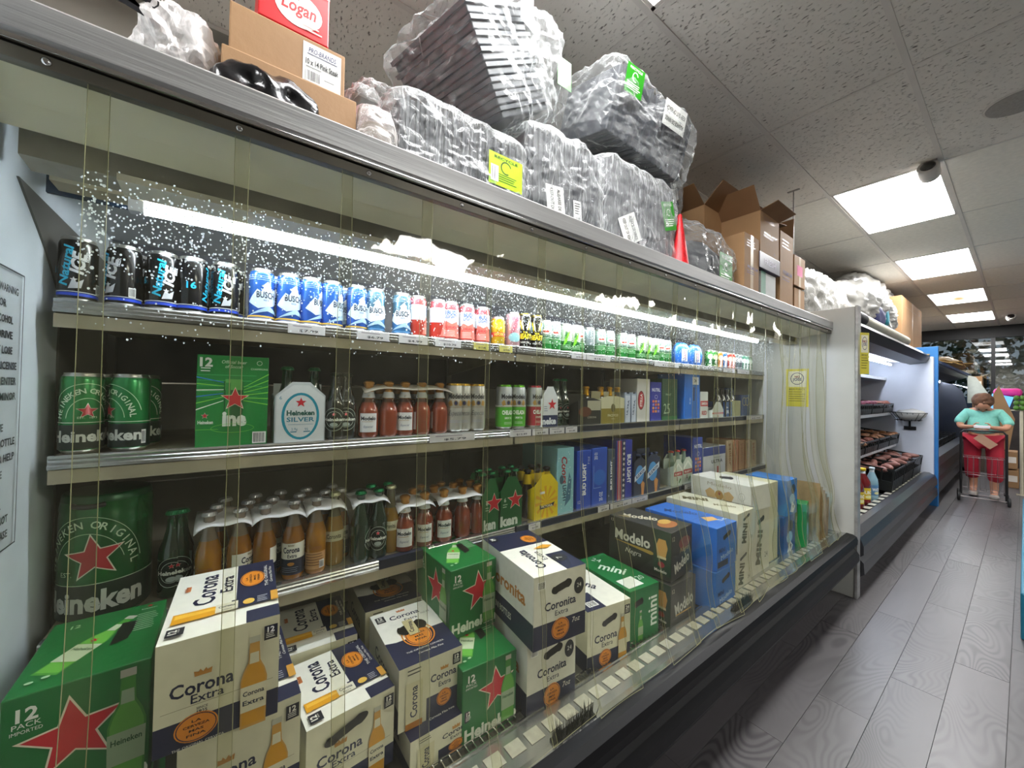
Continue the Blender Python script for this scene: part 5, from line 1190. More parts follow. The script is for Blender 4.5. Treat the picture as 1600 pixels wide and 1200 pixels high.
carrier(1113, 1130, 640, 628, 2, 'D4D8D0', redw, 'white and red carrier holding black bottles on middle shelf', 'white and red packs')
def jugc(a, w, h):
    a.text('JRE', w*.5, h*.3, h*.2, 'D0D8E8', w=w*.7, bold=.05); a.poly([(w*.3, h*.7), (w*.5, h*.62), (w*.3, h*.56)], 'D8DCE4')
shelfbox('beer_carton', 1131, 1144, 628, 2, .2, '24508C', jugc, None, label='blue pack with white letters toward the far end of middle shelf')
shelfbox('beer_carton', 1145, 1157, 626, 2, .2, '9C9C70', None, None, label='olive grey pack at the far end of middle shelf')
def ringc(a, w, h):
    a.ring(w*.35, h*.68, w*.25, h*.2, .006, 'B0A060'); a.ring(w*.7, h*.68, w*.25, h*.2, .006, 'B0A060')
shelfbox('beer_carton', 1158, 1171, 617, 2, .2, '3C4C70', ringc, None, label='slate blue pack with gold rings, last on middle shelf')
# ------------------------------------------------------------------ stock piled on top of the cases
def blob(name, parent, size, m, seed=0, amp=.01, sub=4, p=5, ridges=True, flat=False, loc=(0, 0, 0), rot=(0, 0, 0), freq=6, pinch=0, drape=0):
    """closed wrinkled sack: rounded box swollen and creased"""
    b = bmesh.new(); bmesh.ops.create_icosphere(b, subdivisions=sub, radius=1)
    sx, sy, sz = size
    off = Vector((seed * 7.3, seed * 3.1, seed * 5.7))
    for v in b.verts:
        c = v.co.copy(); n = (abs(c.x)**p + abs(c.y)**p + abs(c.z)**p) ** (1/p); c = c / n
        q = Vector((c.x * sx/2, c.y * sy/2, c.z * sz/2))
        if pinch and c.z > 0:
            k = 1 - pinch * c.z ** 2; q.x *= k; q.y *= k
        if drape and c.z < 0:
            q.x *= 1 + drape * c.z * c.z; q.y *= 1 + drape * c.z * c.z
        w = noise.noise(q * freq + off); w2 = noise.noise(q * freq * 2.7 + off)
        d = (1 - abs(w) * 2.2) * amp + w2 * amp * .6 if ridges else w * amp
        if flat: d += amp * .55 * noise.noise(q * freq * 7 + off) + amp * .35 * noise.noise(Vector((q.x*freq*4, q.y*freq*9, q.z*freq*1.2)) + off)
        v.co = q + c.normalized() * d
    me = bpy.data.meshes.new(name); b.to_mesh(me); b.free()
    for pl in me.polygons: pl.use_smooth = not flat
    me.materials.append(m)
    o = bpy.data.objects.new(name, me); COL.objects.link(o); o.parent = parent; o.location = loc; o.rotation_euler = rot
    return o
def span(p0, p1, pt, pb, x):
    pm = (p0 + p1) / 2
    return on_x(p0, (pt+pb)/2, x).y, on_x(p1, (pt+pb)/2, x).y, on_x(pm, pb, x).z, on_x(pm, pt, x).z
FILM = film('stretch_wrap', fac=.07, dens=.14, bscale=5, rough=.22, bump=.3, narrow=.02)
FILMV = film('creased_wrap', fac=.12, dens=.30, bscale=9, rough=.22, bump=.3, stretch=(1, 4, .35), narrow=.02)
TRAY = mat('tray_charcoal', '3A3C42', .45, 0, .12, 10)
def sticker(parent, kind, w, h, loc, rot):
    a = Art(); b = MB()
    base = {'g': '268418', 'k': 'E4E4DE', 'c': 'E4E4E0', 'y': 'A8D820'}[kind]
    if kind in 'gy':
        a.ring(w*.5, h*.62, w*.16, w*.16, w*.03, 'E8F4E0' if kind == 'g' else '203010', a0=20, a1=300); a.lines(w*.1, h*.36, w*.8, 4, h*.07, 'E8F4E0' if kind == 'g' else '304010'); a.text('RECYCLE', w*.5, h*.88, h*.08, 'E8F4E0' if kind == 'g' else '203010', w=w*.7, bold=.02)
        if kind == 'y': a.barcode(w*.05, h*.1, w*.22, h*.5)
    elif kind == 'k':
        a.text('KEEP OUT OF REACH', w*.3, h*.5, w*.17, '202020', w=h*.85, rot=-90, bold=.02); a.text('ALEJARSE DE NINOS', w*.68, h*.5, w*.17, '202020', w=h*.85, rot=-90, bold=.02)
    else: a.barcode(w*.1, h*.1, w*.8, h*.35); a.lines(w*.12, h*.88, w*.76, 5, h*.09, '303030')
    M = Matrix.LocRotScale(Vector(loc), __import__('mathutils').Euler(rot), None)
    b.box((-.0006, -w/2, -h/2), (.0, w/2, h/2), mat('sticker_' + base, base, .35, 0, .04, 40), M)
    b.art(a, lambda u, v, l: tuple(M @ Vector((EPS*l, -w/2 + u, -h/2 + v)))); return b.build('sticker', parent, fix=False)
def bundle(c, size, rot, label, stk=(), n=12, m=None, seed=1, amp=.012, axis='y', group='wrapped tray bundles'):
    sx, sy, sz = size
    root = empty('tray_bundle', (c[0], c[1], c[2] - sz/2), 0, label, 'wrapped bundle', group, rot)
    if axis == 'y':
        t = sy * .88 / n; me = MB().box((-sx*.44, 0, 0), (sx*.44, t*.55, sz*.88), TRAY, bev=.004).box((-sx*.46, t*.55, -.0), (sx*.46, t*.8, sz*.91), TRAY).mesh('tray')
    else:
        t = sz * .88 / n; me = MB().box((-sx*.44, -sy*.44, 0), (sx*.44, sy*.44, t*.55), TRAY, bev=.004).box((-sx*.46, -sy*.46, t*.55), (sx*.46, sy*.46, t*.85), TRAY).mesh('tray')
    for k in range(n):
        o = bpy.data.objects.new('tray', me); COL.objects.link(o); o.parent = root
        o.location = (0, -sy*.44 + t*k, sz*.05) if axis == 'y' else (0, 0, sz*.06 + t*k)
    blob('plastic_wrap', root, (sx*1.03, sy*1.03, sz*1.03), m or FILMV, seed, amp, 5, 9, loc=(0, 0, sz/2), freq=7, flat=True)
    for s in stk: sticker(root, *s)
    return root
TOPZ = 1.992
# three low bundles in the front row
def low(p0, p1, ptl, label, stk, seed, x=-1.0, depth=.42):
    y0, y1, _, zt = span(p0, p1, ptl, ptl, x)
    return bundle((x - depth/2, (y0+y1)/2, (TOPZ + zt)/2 + .006), (depth, y1 - y0, zt - TOPZ - .012), (0, 0, 0), label, stk, 14, FILMV, seed)
low(614, 828, 172, 'clear wrapped grey tray bundle nearest in the front row, yellow-green sticker', [('y', .13, .10, (.222, .13, .14), (0, 0, 0))], 2)
low(826, 948, 208, 'clear wrapped grey tray bundle with the upright keep-out label, front row', [('k', .085, .14, (.222, -.08, .10), (.12, 0, 0)), ('c', .04, .10, (.222, .03, .10), (.1, 0, 0)), ('g', .07, .05, (.222, -.16, .05), (0, 0, 0))], 5)
low(944, 1062, 262, 'clear wrapped grey tray bundle farthest in front row, keep-out label tilted', [('k', .12, .12, (.222, -.12, .13), (.5, 0, 0)), ('g', .10, .13, (.222, .17, .27), (.3, 0, 0)), ('c', .05, .06, (.222, .08, .05), (.2, 0, 0))], 8)
big = bundle((-1.22, .79, 2.59), (.40, .36, .36), (math.radians(36), 0, .25), 'big dark wrapped bundle with a peaked top, highest at upper centre', [('c', .07, .12, (.222, .12, .30), (-.6, 0, 0))], 8, FILM, 11, .022, 'z')
_r = __import__('mathutils').Euler(big.rotation_euler).to_matrix().inverted()
blob('bag_top', big, (.30, .27, .42), FILM, 12, .02, 5, 3, loc=_r @ (Vector((-1.2, .90, 2.70)) - big.location), rot=tuple(_r.to_euler()), freq=7, flat=True)
sticker(big, 'g', .07, .11, _r @ (Vector((-1.045, 1.0, 2.66)) - big.location), tuple(_r.to_euler()))
bundle((-1.16, 1.47, 2.66), (.34, .62, .28), (math.radians(-3), math.radians(14), 0), 'tilted wrapped tray bundle with green label lying on the front row', [('g', .11, .10, (.176, -.20, .22), (.1, 0, 0)), ('k', .10, .17, (.178, .10, .22), (-1.5, 0, 0))], 12, FILM, 14, .02)
bundle((-1.42, 2.03, 2.55), (.36, .40, .44), (0, 0, .2), 'dark wrapped bundle with a white keep-out label behind the red cone', [('k', .16, .10, (.19, .02, .34), (-1.0, 0, 0))], 8, FILM, 17, .02, 'z')
def sack(name, p0, p1, pt, pb, x, depth, m, label, cat, seed, amp=.015, pinch=.3, inner=None, group=None, p=3.2, stk=(), freq=7, bot=None, flat=True):
    y0, y1, zb, zt = span(p0, p1, pt, pb, x)
    zb = TOPZ + .004 if bot is None else bot
    root = empty(name, (x - depth/2, (y0+y1)/2, zb), 0, label, cat, group)
    blob('plastic_film', root, (depth, y1 - y0, zt - zb), m, seed, amp, 5, p, loc=(0, 0, (zt-zb)/2 + .008), freq=freq, pinch=pinch, flat=flat)
    if inner: blob('contents', root, (depth*.8, (y1-y0)*.8, (zt-zb)*.75), inner, seed + 1, amp, 4, 3, loc=(0, 0, (zt-zb)*.40), freq=5)
    for s in stk: sticker(root, *s)
    return root
sack('plastic_sack', 1066, 1164, 343, 440, -1.0, .4, FILM, 'clear sack with grey contents and green label between cone and cardboard boxes', 'plastic sack', 21, .02, .15, TRAY, stk=[('g', .15, .19, (.205, .10, .14), (0, 0, 0))])
WBAG = film('white_bag_film', 'B0AEA8', .45, .22, .7, 8, .35)
WHITEB = mat('white_cloth_contents', '9C9890', .7, 0, .08, 8, .4, 20)
o = sack('plastic_sack', 205, 338, -22, 100, -1.0, .3, film('grey_bag', 'E6E2E0', .42, .18, .9, 8, .45), 'crinkled clear bag with black lettering at the top left corner', 'plastic bag', 31, .02, .25, mat('pale_contents', 'B8AEA6', .6))
a = Art(); a.text('MAX', 0, 0, .05, '18181C', w=.13, rot=75, bold=.04); a.text('CLEAR', .03, 0, .02, '18181C', w=.1, rot=75)
MB().art(a, lambda u, v, l: (.155 + EPS*l, u - .055, v + .22)).build('lettering', o, fix=False)
BBAG = mat('black_bin_bag', '131315', .22, 0, .2, 8, .9, 22)
sack('bin_bag', 328, 512, 104, 185, -.925, .17, BBAG, 'shiny black bin bag in front of the lower cardboard box', 'bin bag', 35, .016, .2, None, p=2.6, flat=False, freq=13)
sack('plastic_sack', 545, 650, 100, 180, -1.05, .32, FILM, 'clear bag with pinkish contents left of the wrapped bundles', 'plastic bag', 38, .02, .2, mat('pink_grey_contents', '8C7074', .6, 0, .3, 8))
sack('plastic_sack', 562, 622, 158, 215, -.96, .14, film('thin_bag', 'D8D4D0', .25, .2, .8, 10, .3), 'small clear bag with brown contents against the nearest bundle', 'plastic bag', 41, .012, .1, mat('brown_contents', '6A5848', .7, 0, .2, 10))
# cardboard
CARD = mat('cardboard', '9A7650', .75, 0, .08, 4, .15, 50); CARDI = mat('cardboard_inside', '7A5838', .8, 0, .08, 5)
TAPE = mat('packing_tape', 'A88C64', .4, 0, .05, 9)
def cbox(p0, p1, pt, pb, x, depth, label, m=None, open_=False, flaps=(), art=None, zb=None, group='cardboard boxes', tape=True, name='cardboard_box', yaw=0):
    y0, y1, b, t = span(p0, p1, pt, pb, x)
    if zb is not None: b = zb
    m = m or CARD; w = y1 - y0; h = t - b
    root = empty(name, (x - depth/2, (y0+y1)/2, b), yaw, label, 'box', group)
    d = depth
    if not open_:
        MB().box((-d/2, -w/2, 0), (d/2, w/2, h), m, bev=.003).build('box_body', root)
        if tape: MB().box((-d/2 - .0008, -.02, h*.0), (d/2 + .0008, .02, h + .0008), TAPE).build('tape', root)
    else:
        q = .004
        MB().box((-d/2, -w/2, 0), (d/2, w/2, q), m).box((d/2 - q, -w/2, 0), (d/2, w/2, h), m).box((-d/2, -w/2, 0), (-d/2 + q, w/2, h), m).box((-d/2 + q, -w/2, 0), (d/2 - q, -w/2 + q, h), m).box((-d/2 + q, w/2 - q, 0), (d/2 - q, w/2, h), m).build('box_body', root)
        for side, ang, ln in flaps:
            M = Matrix.Translation((0, 0, h))
            if side in '+-':
                s = 1 if side == '+' else -1
                vs = [(s*d/2, -w/2, 0), (s*d/2, w/2, 0), (s*(d/2 + ln*math.cos(ang)), w/2, ln*math.sin(ang)), (s*(d/2 + ln*math.cos(ang)), -w/2, ln*math.sin(ang))]
            else:
                s = 1 if side == 'r' else -1
                vs = [(-d/2, s*w/2, 0), (d/2, s*w/2, 0), (d/2, s*(w/2 + ln*math.cos(ang)), ln*math.sin(ang)), (-d/2, s*(w/2 + ln*math.cos(ang)), ln*math.sin(ang))]
            f = MB().add(vs, [(0, 1, 2, 3)], CARDI, M).build('flap', root); sm = f.modifiers.new('s', 'SOLIDIFY'); sm.thickness = .004; sm.offset = 0
    if art:
        a = Art(); art(a, w, h); MB().art(a, lambda u, v, l: (d/2 + .0006 + EPS*l, -w/2 + u, v)).build('printing', root, fix=False)
    return root
def pbr(a, w, h):
    a.rect(w*.60, h*.06, w*.36, h*.86, 'D6D6D2'); a.text('PRO-BRANDS', w*.78, h*.80, h*.09, '2C3060', w=w*.26, bold=.01, shear=.2); a.rect(w*.64, h*.72, w*.28, h*.012, '2C3060'); a.text('10 x 14 Pink Steak', w*.78, h*.58, h*.10, '202020', w=w*.31, bold=.02); a.lines(w*.63, h*.48, w*.16, 1, .004, '303030'); a.barcode(w*.63, h*.22, w*.14, h*.22); a.lines(w*.80, h*.34, w*.12, 1, .004, '303030'); a.text('USDA/FDA Approved', w*.76, h*.14, h*.06, '202020', w=w*.26, bold=.01)
cbox(344, 558, 112, 150, -.99, .34, 'plain cardboard box lying under the labelled one at upper left', zb=TOPZ + .003, tape=False)
cbox(357, 540, 43, 104, -.995, .33, 'labelled cardboard box on top of the plain one at upper left', art=pbr, tape=False, zb=on_x(451, 131, -.99).z + .001)
RED = mat('red_carton', 'D0242A', .35, 0, .05, 10)
def logan(a, w, h):
    a.ell(w*.55, h*.30, w*.34, h*.22, 'F0E4DC'); a.text('Logan', w*.55, h*.30, h*.16, 'C02428', w=w*.5, bold=.02, shear=.2); a.text('EL', w*.5, h*.44, h*.06, 'C02428'); a.lines(w*.08, h*.78, w*.35, 3, h*.07, 'F0C8C0'); a.lines(w*.6, h*.14, w*.3, 2, h*.05, 'F0C8C0'); a.rect(0, h*.62, w, h*.012, 'F0D8D0')
cbox(404, 516, -75, 36, -1.0, .26, 'bright red carton with white oval on the labelled cardboard box', m=RED, art=logan, tape=False, zb=on_x(451, 43, -.995).z + .002, name='red_carton', group=None)
def purp(t):
    def f(a, w, h): a.lines(w*.15, h*.9, w*.6, 3, h*.04, '7C5A50'); a.text(t, w*.55, h*.52, h*.05, '5C4460', w=w*.7, bold=.02); a.lines(w*.15, h*.46, w*.6, 2, h*.03, '6A5060'); a.text('24', w*.75, h*.12, h*.06, '5C4460')
    return f
cbox(1163, 1186, 368, 452, -.98, .22, 'slim cardboard box standing right of the clear sack', art=purp('PREMIUM'), zb=TOPZ+.003)
cbox(1189, 1212, 428, 462, -.99, .24, 'white carton with green edge under the purple-banded tray', m=mat('white_card', 'B8BCB8', .5), tape=False, zb=TOPZ+.003, art=lambda a, w, h: a.rect(0, 0, w*.3, h, '3C8060'))
y_ = on_x(1200, 428, -.99)
cbox(1187, 1219, 400, 426, -.975, .26, 'purple-banded cardboard tray under the tall open box', m=mat('purple_band', '3C3044', .4), tape=False, art=lambda a, w, h: a.text('FRESH', w*.5, h*.5, h*.35, '9C90A8', w=w*.55, bold=.02), zb=on_x(1200, 426, -.99).z)
cbox(1188, 1217, 338, 400, -.985, .30, 'tall open cardboard box with spread flaps, highest of the boxes', open_=True, flaps=[('+', .25, .10), ('r', .15, .14), ('l', .9, .16), ('-', 1.2, .12)], art=purp('FRUIT'), zb=on_x(1203, 400, -.975).z)
cbox(1100, 1186, 345, 395, -1.22, .40, 'wide open cardboard box behind the clear sack with a raised flap', open_=True, flaps=[('+', .75, .16), ('r', 1.2, .16), ('-', 1.2, .2), ('l', .6, .16)], zb=TOPZ+.003)
cbox(1219, 1239, 366, 468, -.99, .24, 'tall cardboard box with an upright flap left of the pink printed box', open_=True, flaps=[('r', 1.45, .15)], art=purp('PREMIUM'), zb=TOPZ+.003)
cbox(1241, 1257, 452, 480, -1.0, .24, 'lower cardboard box under the pink printed one', zb=TOPZ+.003)
cbox(1241, 1258, 402, 450, -.99, .22, 'cardboard box with pink print beside the white bag', art=lambda a, w, h: a.rect(w*.25, h*.35, w*.5, h*.35, 'C83070'), zb=on_x(1249, 450, -1.0).z)
co = empty('traffic_cone', (-.99, on_x(1062, 375, -.99).y, TOPZ), 0, 'red glittery cone standing beside the farthest front bundle', 'cone')
MB().lathe([(.065, 0), (.065, .006), (.05, .01), (.03, .16), (.008, .315), (.002, .32)], mat('red_glitter', 'B0141C', .3, .2, .4, 160, .6, 200), 24).build('cone_body', co)
# white bags at the end and over the next case
def prints(o): return o
WB2 = mat('white_carrier_bag', '95938E', .4, 0, .05, 6, .6, 18)
o = sack('carrier_bag', 1262, 1338, 425, 500, -1.0, .34, WBAG, 'large translucent white bag with orange print by the end panel', 'carrier bag', 51, .022, .30, WHITEB, p=4, flat=False, freq=9)
blob('orange_print', o, (.08, .10, .14), mat('orange_print', 'D88850', .5), 53, .006, 4, 3, loc=(.145, .20, .12))
b_ = MB().add([(-.02, 0, 0), (.02, .01, 0), (.03, .16, .14), (-.04, -.22, .02)], [(0, 1, 2), (0, 2, 3), (0, 1, 3)], WB2).build('bag_ear', o, (.02, .10, .34))
o = sack('carrier_bag', 1342, 1412, 445, 515, -.98, .4, WB2, 'white bag with dark blue print on the produce case', 'carrier bag', 57, .04, .1, None, p=2.6, bot=2.20, group='white bags', flat=False, freq=8)
blob('blue_print', o, (.10, .50, .24), mat('navy_print', '2C3060', .5), 58, .01, 4, 2.6, loc=(.175, -.25, .16)); blob('teal_print', o, (.06, .16, .18), mat('teal_print', '2C8090', .5), 59, .01, 4, 2.6, loc=(.20, .02, .18))
o = sack('carrier_bag', 1345, 1415, 434, 470, -1.15, .36, WB2, 'rumpled white bag heaped behind the blue printed bag', 'carrier bag', 61, .04, .1, None, p=2.6, bot=2.36, group='white bags', flat=False, freq=8)

# ------------------------------------------------------------------ the produce case beyond
P0, P1 = 3.72, 7.60
pc = empty('produce_case', (0, 0, 0), 0, 'second open refrigerated case holding vegetable crates and juice bottles', 'display case')
GB2 = mat('case_grey_gloss', '28292D', .34, .0, .15, 6, coat=.2); BLUEPOST = mat('blue_post_paint', '2468A4', .4, 0, .06, 6); SIDEW = mat('case_side_white', 'BEC2CC', .4, 0, .04, 5)
def pp(n, mb): return mb.build(n, pc)
pp('back_panel', MB().box((-1.98, P0, 0), (-1.95, P1, 1.95), SIDEW))
pp('end_panel', MB().box((-1.95, P1 - .04, .1), (-.73, P1 + .02, 2.0), SIDEW, bev=.01))
pp('canopy_top', MB().box((-1.98, P0, 2.02), (-.95, P1, 2.06), mat('canopy_black', '1A1A1C', .35)))
pp('canopy_front', MB().prism([(-1.0, 2.06), (-.80, 2.05), (-.76, 2.0), (-.80, 1.92), (-.95, 1.90), (-1.0, 1.93)], MATS['canopy_black'], P0, P1, 'y'))
pp('canopy_lining', MB().prism([(-1.0, 1.92), (-1.40, 1.99), (-1.95, 1.99), (-1.95, 2.02), (-1.0, 2.02)], mat('lining_grey', '9A9CA0', .4), P0, P1, 'y'))
pp('light_tube', MB().tube([(-1.12, P0 + .1, 1.90), (-1.12, P1 - .2, 1.90)], .012, MATS['case_light_tube'], 10))
pp('deck', MB().box((-1.95, P0, .36), (-.90, P1, .40), mat('deck_dark', '303032', .5)))
pp('intake_ledge', MB().prism([(-.92, .39), (-.90, .42), (-.82, .44), (-.80, .40)], GB2, P0, P1, 'y'))
for k in range(22): pp('intake_grille', MB().box((-.885, P0 + .05 + k*.175, .4395), (-.835, P0 + .15 + k*.175, .4405), mat('intake_grille_white', 'C9C6B4')))
pp('bumper', MB().prism([(-.82, .45), (-.77, .45), (-.72, .42), (-.70, .36), (-.70, .30), (-.73, .27), (-.70, .24), (-.695, .16), (-.74, .12), (-.82, .12)], GB2, P0, P1, 'y'))
pp('kick_plate', MB().box((-1.95, P0, .01), (-.80, P1, .36), mat('kick_grey', '4A4A4E', .4, .3)))
pp('blue_post', MB().box((-1.95, P1 + .02, 0), (-.695, P1 + .09, 2.14), BLUEPOST, bev=.004))
for (z, xf, m) in ((1.72, -1.19, 'top'), (1.23, -1.14, 'mid'), (.80, -1.09, 'low')):
    sh = pp('shelf', MB().prism([(-1.94, z - .10), (xf, z - .02), (xf, z), (-1.94, z - .08)] if m != 'top' else [(-1.94, z - .02), (xf, z - .02), (xf, z), (-1.94, z)], mat('shelf_grey', '8C8E92', .4, .2), P0, P1 - .05, 'y'))
    MB().box((xf, P0, z - .035), (xf + .006, P1 - .05, z + .002), mat('shelf_lip_white', 'C8CACC', .35)).build('price_rail', sh)
tag(MB().tube([(-.84, 3.95, 2.10), (-.84, 4.30, 2.10)], .06, mat('roller_black', '18181A', .5), 20).tube([(-.84, 4.30, 2.10), (-.84, 6.3, 2.10)], .055, mat('roller_cream', 'C0BAA8', .5, 0, .06, 5), 20).build('blind_roller', None), 'cream rolled blind with black end lying on the produce case', 'rolled blind')
# crates
CRB = mat('crate_black', '141614', .4, 0, .15, 10)
def crate(x, y, z, w, d, h, tilt, label, fill=None):
    root = empty('produce_crate', (x, y, z), 0, label, 'crate', 'black produce crates', (0, tilt, 0))
    MB().box((-d/2, -w/2, 0), (d/2, w/2, .008), CRB).build('crate_floor', root)
    for s in (-1, 1):
        m = MB(); m.box((-d/2, s*w/2 - .004, h - .02), (d/2, s*w/2 + .004, h), CRB)
        n = 6
        for k in range(n + 1): m.box((-d/2 + (d - .01)*k/n, s*w/2 - .003, 0), (-d/2 + (d - .01)*k/n + .014, s*w/2 + .003, h), CRB)
        m.box((-d/2, s*w/2 - .002, .008), (d/2, s*w/2 + .002, h*.45), CRB); m.build('side_wall', root)
        m = MB(); m.box((s*d/2 - .004, -w/2, h - .02), (s*d/2 + .004, w/2, h), CRB)
        for k in range(n + 1): m.box((s*d/2 - .003, -w/2 + (w - .014)*k/n, 0), (s*d/2 + .003, -w/2 + (w - .014)*k/n + .014, h), CRB)
        m.box((s*d/2 - .002, -w/2, .008), (s*d/2 + .002, w/2, h*.5), CRB); m.build('end_wall', root)
    return root
VEG = {}
def veg(kind, loc, seed, label, group, s=1):
    spec = {'yam': ('8C5040', (.075, .16, .065), 2.4), 'onion': ('6C2438', (.075, .075, .07), 2.1), 'root': ('9A6A48', (.07, .20, .06), 2.3), 'pep': ('C02430', (.08, .09, .08), 2.2), 'pale': ('C8B890', (.06, .07, .06), 2.2), 'sweet': ('8A5C52', (.07, .17, .06), 2.3)}[kind]
    k = (kind, seed % 3)
    if k not in VEG:
        o = blob({'yam': 'yam', 'onion': 'red_onion', 'root': 'malanga_root', 'pep': 'red_pepper', 'pale': 'chayote', 'sweet': 'sweet_potato'}[kind], None, spec[1], mat('veg_' + kind, spec[0], .5, 0, .3, 20, .3, 40), seed, .006, 3, spec[2], False, freq=12)
        VEG[k] = o
    else: o = VEG[k].copy(); COL.objects.link(o)
    o.location = loc; o.rotation_euler = (random.uniform(-.3, .3), random.uniform(-.3, .3), random.uniform(0, 3)); o.scale = (s, s, s)
    for q in ('label', 'category', 'group'):
        if q in o: del o[q]
    return tag(o, None, 'vegetable', group), label
def heap(kind, x, y, z, w, d, n, what, layers=1, slope=.1):
    i = 0
    for L in range(layers):
        for k in range(n):
            px = x + d/2 - .05 - (k % 3) * d * .32 - L*.02; py = y - w/2 + .05 + (k // 3) * (w - .1) / max(1, (n - 1)//3)
            o, l = veg(kind, (px + random.uniform(-.01, .01), py, z + .035 + L*.05 - (x + d/2 - px) * 0), i + L, '', what)
            o['label'] = what; i += 1
for row_, (z, xf, tl, hh, dd) in enumerate(((1.24, -1.14, .14, .12, .40), (.81, -1.09, .14, .14, .42))):
    pass
CR = {}
names = ['nearest the beer case', 'second from the beer case', 'third from the beer case', 'fourth from the beer case', 'fifth from the beer case', 'sixth, at the far end']
for s_, (z, xf, h, dd) in enumerate(((1.235, -1.115, .12, .42), (.805, -1.06, .14, .44), (.47, -.85, .24, .56))):
    wname = ('upper shelf', 'lower shelf', 'deck')[s_]
    for k in range(6):
        y = P0 + .36 + k * .625
        if s_ == 2 and k < 3: continue
        if s_ == 2:
            y = P0 + .36 + k * .625
        xc = xf - dd/2
        crate(xc, y, z + (.03 if s_ < 2 else 0), .58, dd, h, .12, 'black crate on the %s of the produce case, %s' % (wname, names[k]))
        kind = (('onion', 'root', 'root', 'onion', 'onion', 'yam'), ('pep', 'pale', 'root', 'yam', 'root', 'root'), ('yam', 'yam', 'sweet', 'sweet', 'sweet', 'sweet'))[s_][k]
        if s_ < 2 or k >= 2:
            pl = {'onion': 'dark red onions', 'root': 'brown malanga roots', 'yam': 'reddish brown yams', 'pep': 'glossy red peppers', 'pale': 'pale green chayotes', 'sweet': 'dusty pink sweet potatoes'}[kind]
            heap(kind, xc, y, z + (.09 if s_ < 2 else .16), .56, dd*.9, 12 if s_ < 2 else 9, '%s heaped in crate %s on the %s' % (pl, ORD[k], wname), 1)
# bottles of juice standing on the deck at the near end, small bottles on the top shelf
def pet(name, h, r, juice, capc, labc, txt):
    root = empty(name)
    g = mat('juice_' + juice, juice, .1, 0, .1, 8, coat=1.0); cl = mat('clear_pet', 'A8B0B4', .1, 0, .05, 8, coat=1)
    MB().lathe([(r*.8, 0), (r, .01), (r, h*.18), (r*.96, h*.2), (r*.96, h*.5), (r, h*.53), (r*.9, h*.66), (r*.4, h*.86), (r*.36, h*.93)], g, 20, mats=[g]*7 + [cl]).build('bottle_body', root)
    MB().lathe([(r*.44, h*.93), (r*.44, h*.995), (r*.40, h)], mat('pcap_' + capc, capc, .4), 16).build('screw_cap', root)
    a = Art(); a.rect(-r*2, h*.20, r*4, h*.30, labc); a.text(txt, 0, h*.37, h*.08, 'F0F0E8', w=r*1.6, bold=.03); a.ell(0, h*.27, r*.5, h*.04, 'E8E0A0')
    wrap_print(MB(), a, lambda v: r*.97, .012).build('printed_label', root, fix=False)
    return root
JB = [('juice_bottle', .36, .065, '6C1418', 'E0C020', 'D8B820', 'JUICE'), ('juice_bottle', .35, .062, 'A81C1C', 'D8D8D0', '38803C', 'FRUIT'), ('water_bottle', .34, .05, '8CB0BC', 'C8D8E0', '5C88B0', 'WATER'), ('juice_bottle', .31, .06, '7C2018', 'E0B820', 'C83028', 'PUNCH')]
jp = [pet(*j) for j in JB]; ju = [0]*4
spots = [(-.93, 4.18, 3), (-.93, 4.40, 1), (-.94, 4.66, 0), (-.94, 4.92, 0), (-.92, 5.20, 2), (-1.07, 4.2, 1), (-1.07, 4.42, 0), (-1.08, 4.68, 0), (-1.08, 4.95, 1), (-1.07, 5.2, 0), (-1.21, 4.3, 0), (-1.21, 4.6, 0), (-1.21, 4.95, 0)]
jl = ['red juice bottle with yellow and red label, nearest the aisle post', 'red juice bottle with green label in front row', 'dark juice bottle with yellow label, front row', 'dark juice bottle with yellow label left of the water bottle', 'clear water bottle at the far end of the front row', 'red juice bottle with green label, second row near post', 'dark juice bottle, second row, second from post', 'dark juice bottle, second row, third from post', 'red juice bottle, second row, fourth from post', 'dark juice bottle, second row, last', 'dark juice bottle, back row near post', 'dark juice bottle, back row middle', 'dark juice bottle, back row far end']
for (x, y, k), l in zip(spots, jl):
    o = jp[k] if not ju[k] else dup(jp[k])
    ju[k] = 1; o.location = (x, y, .402); o.rotation_euler = (0, 0, -.5); tag(o, l, 'bottle', 'juice bottles')
sp = pet('small_bottle', .16, .03, '2C7040', '283028', 'D8D0A0', 'TEA'); sb = pet('small_bottle', .16, .03, '4880B8', '304050', 'A8C8E0', 'SODA')
i = 0
for k in range(6):
    for r_ in range(2):
        o = (sp if k < 3 else sb)
        o = o if (k in (0, 3) and r_ == 0) else dup(o)
        o.location = (-1.24 - .075*r_, 4.55 + k * .42, 1.722)
        tag(o, 'small %s bottle on the top shelf of produce case, %s %s' % ('green' if k < 3 else 'blue', ORD[k], 'in front' if r_ == 0 else 'behind'), 'bottle', 'small bottles')
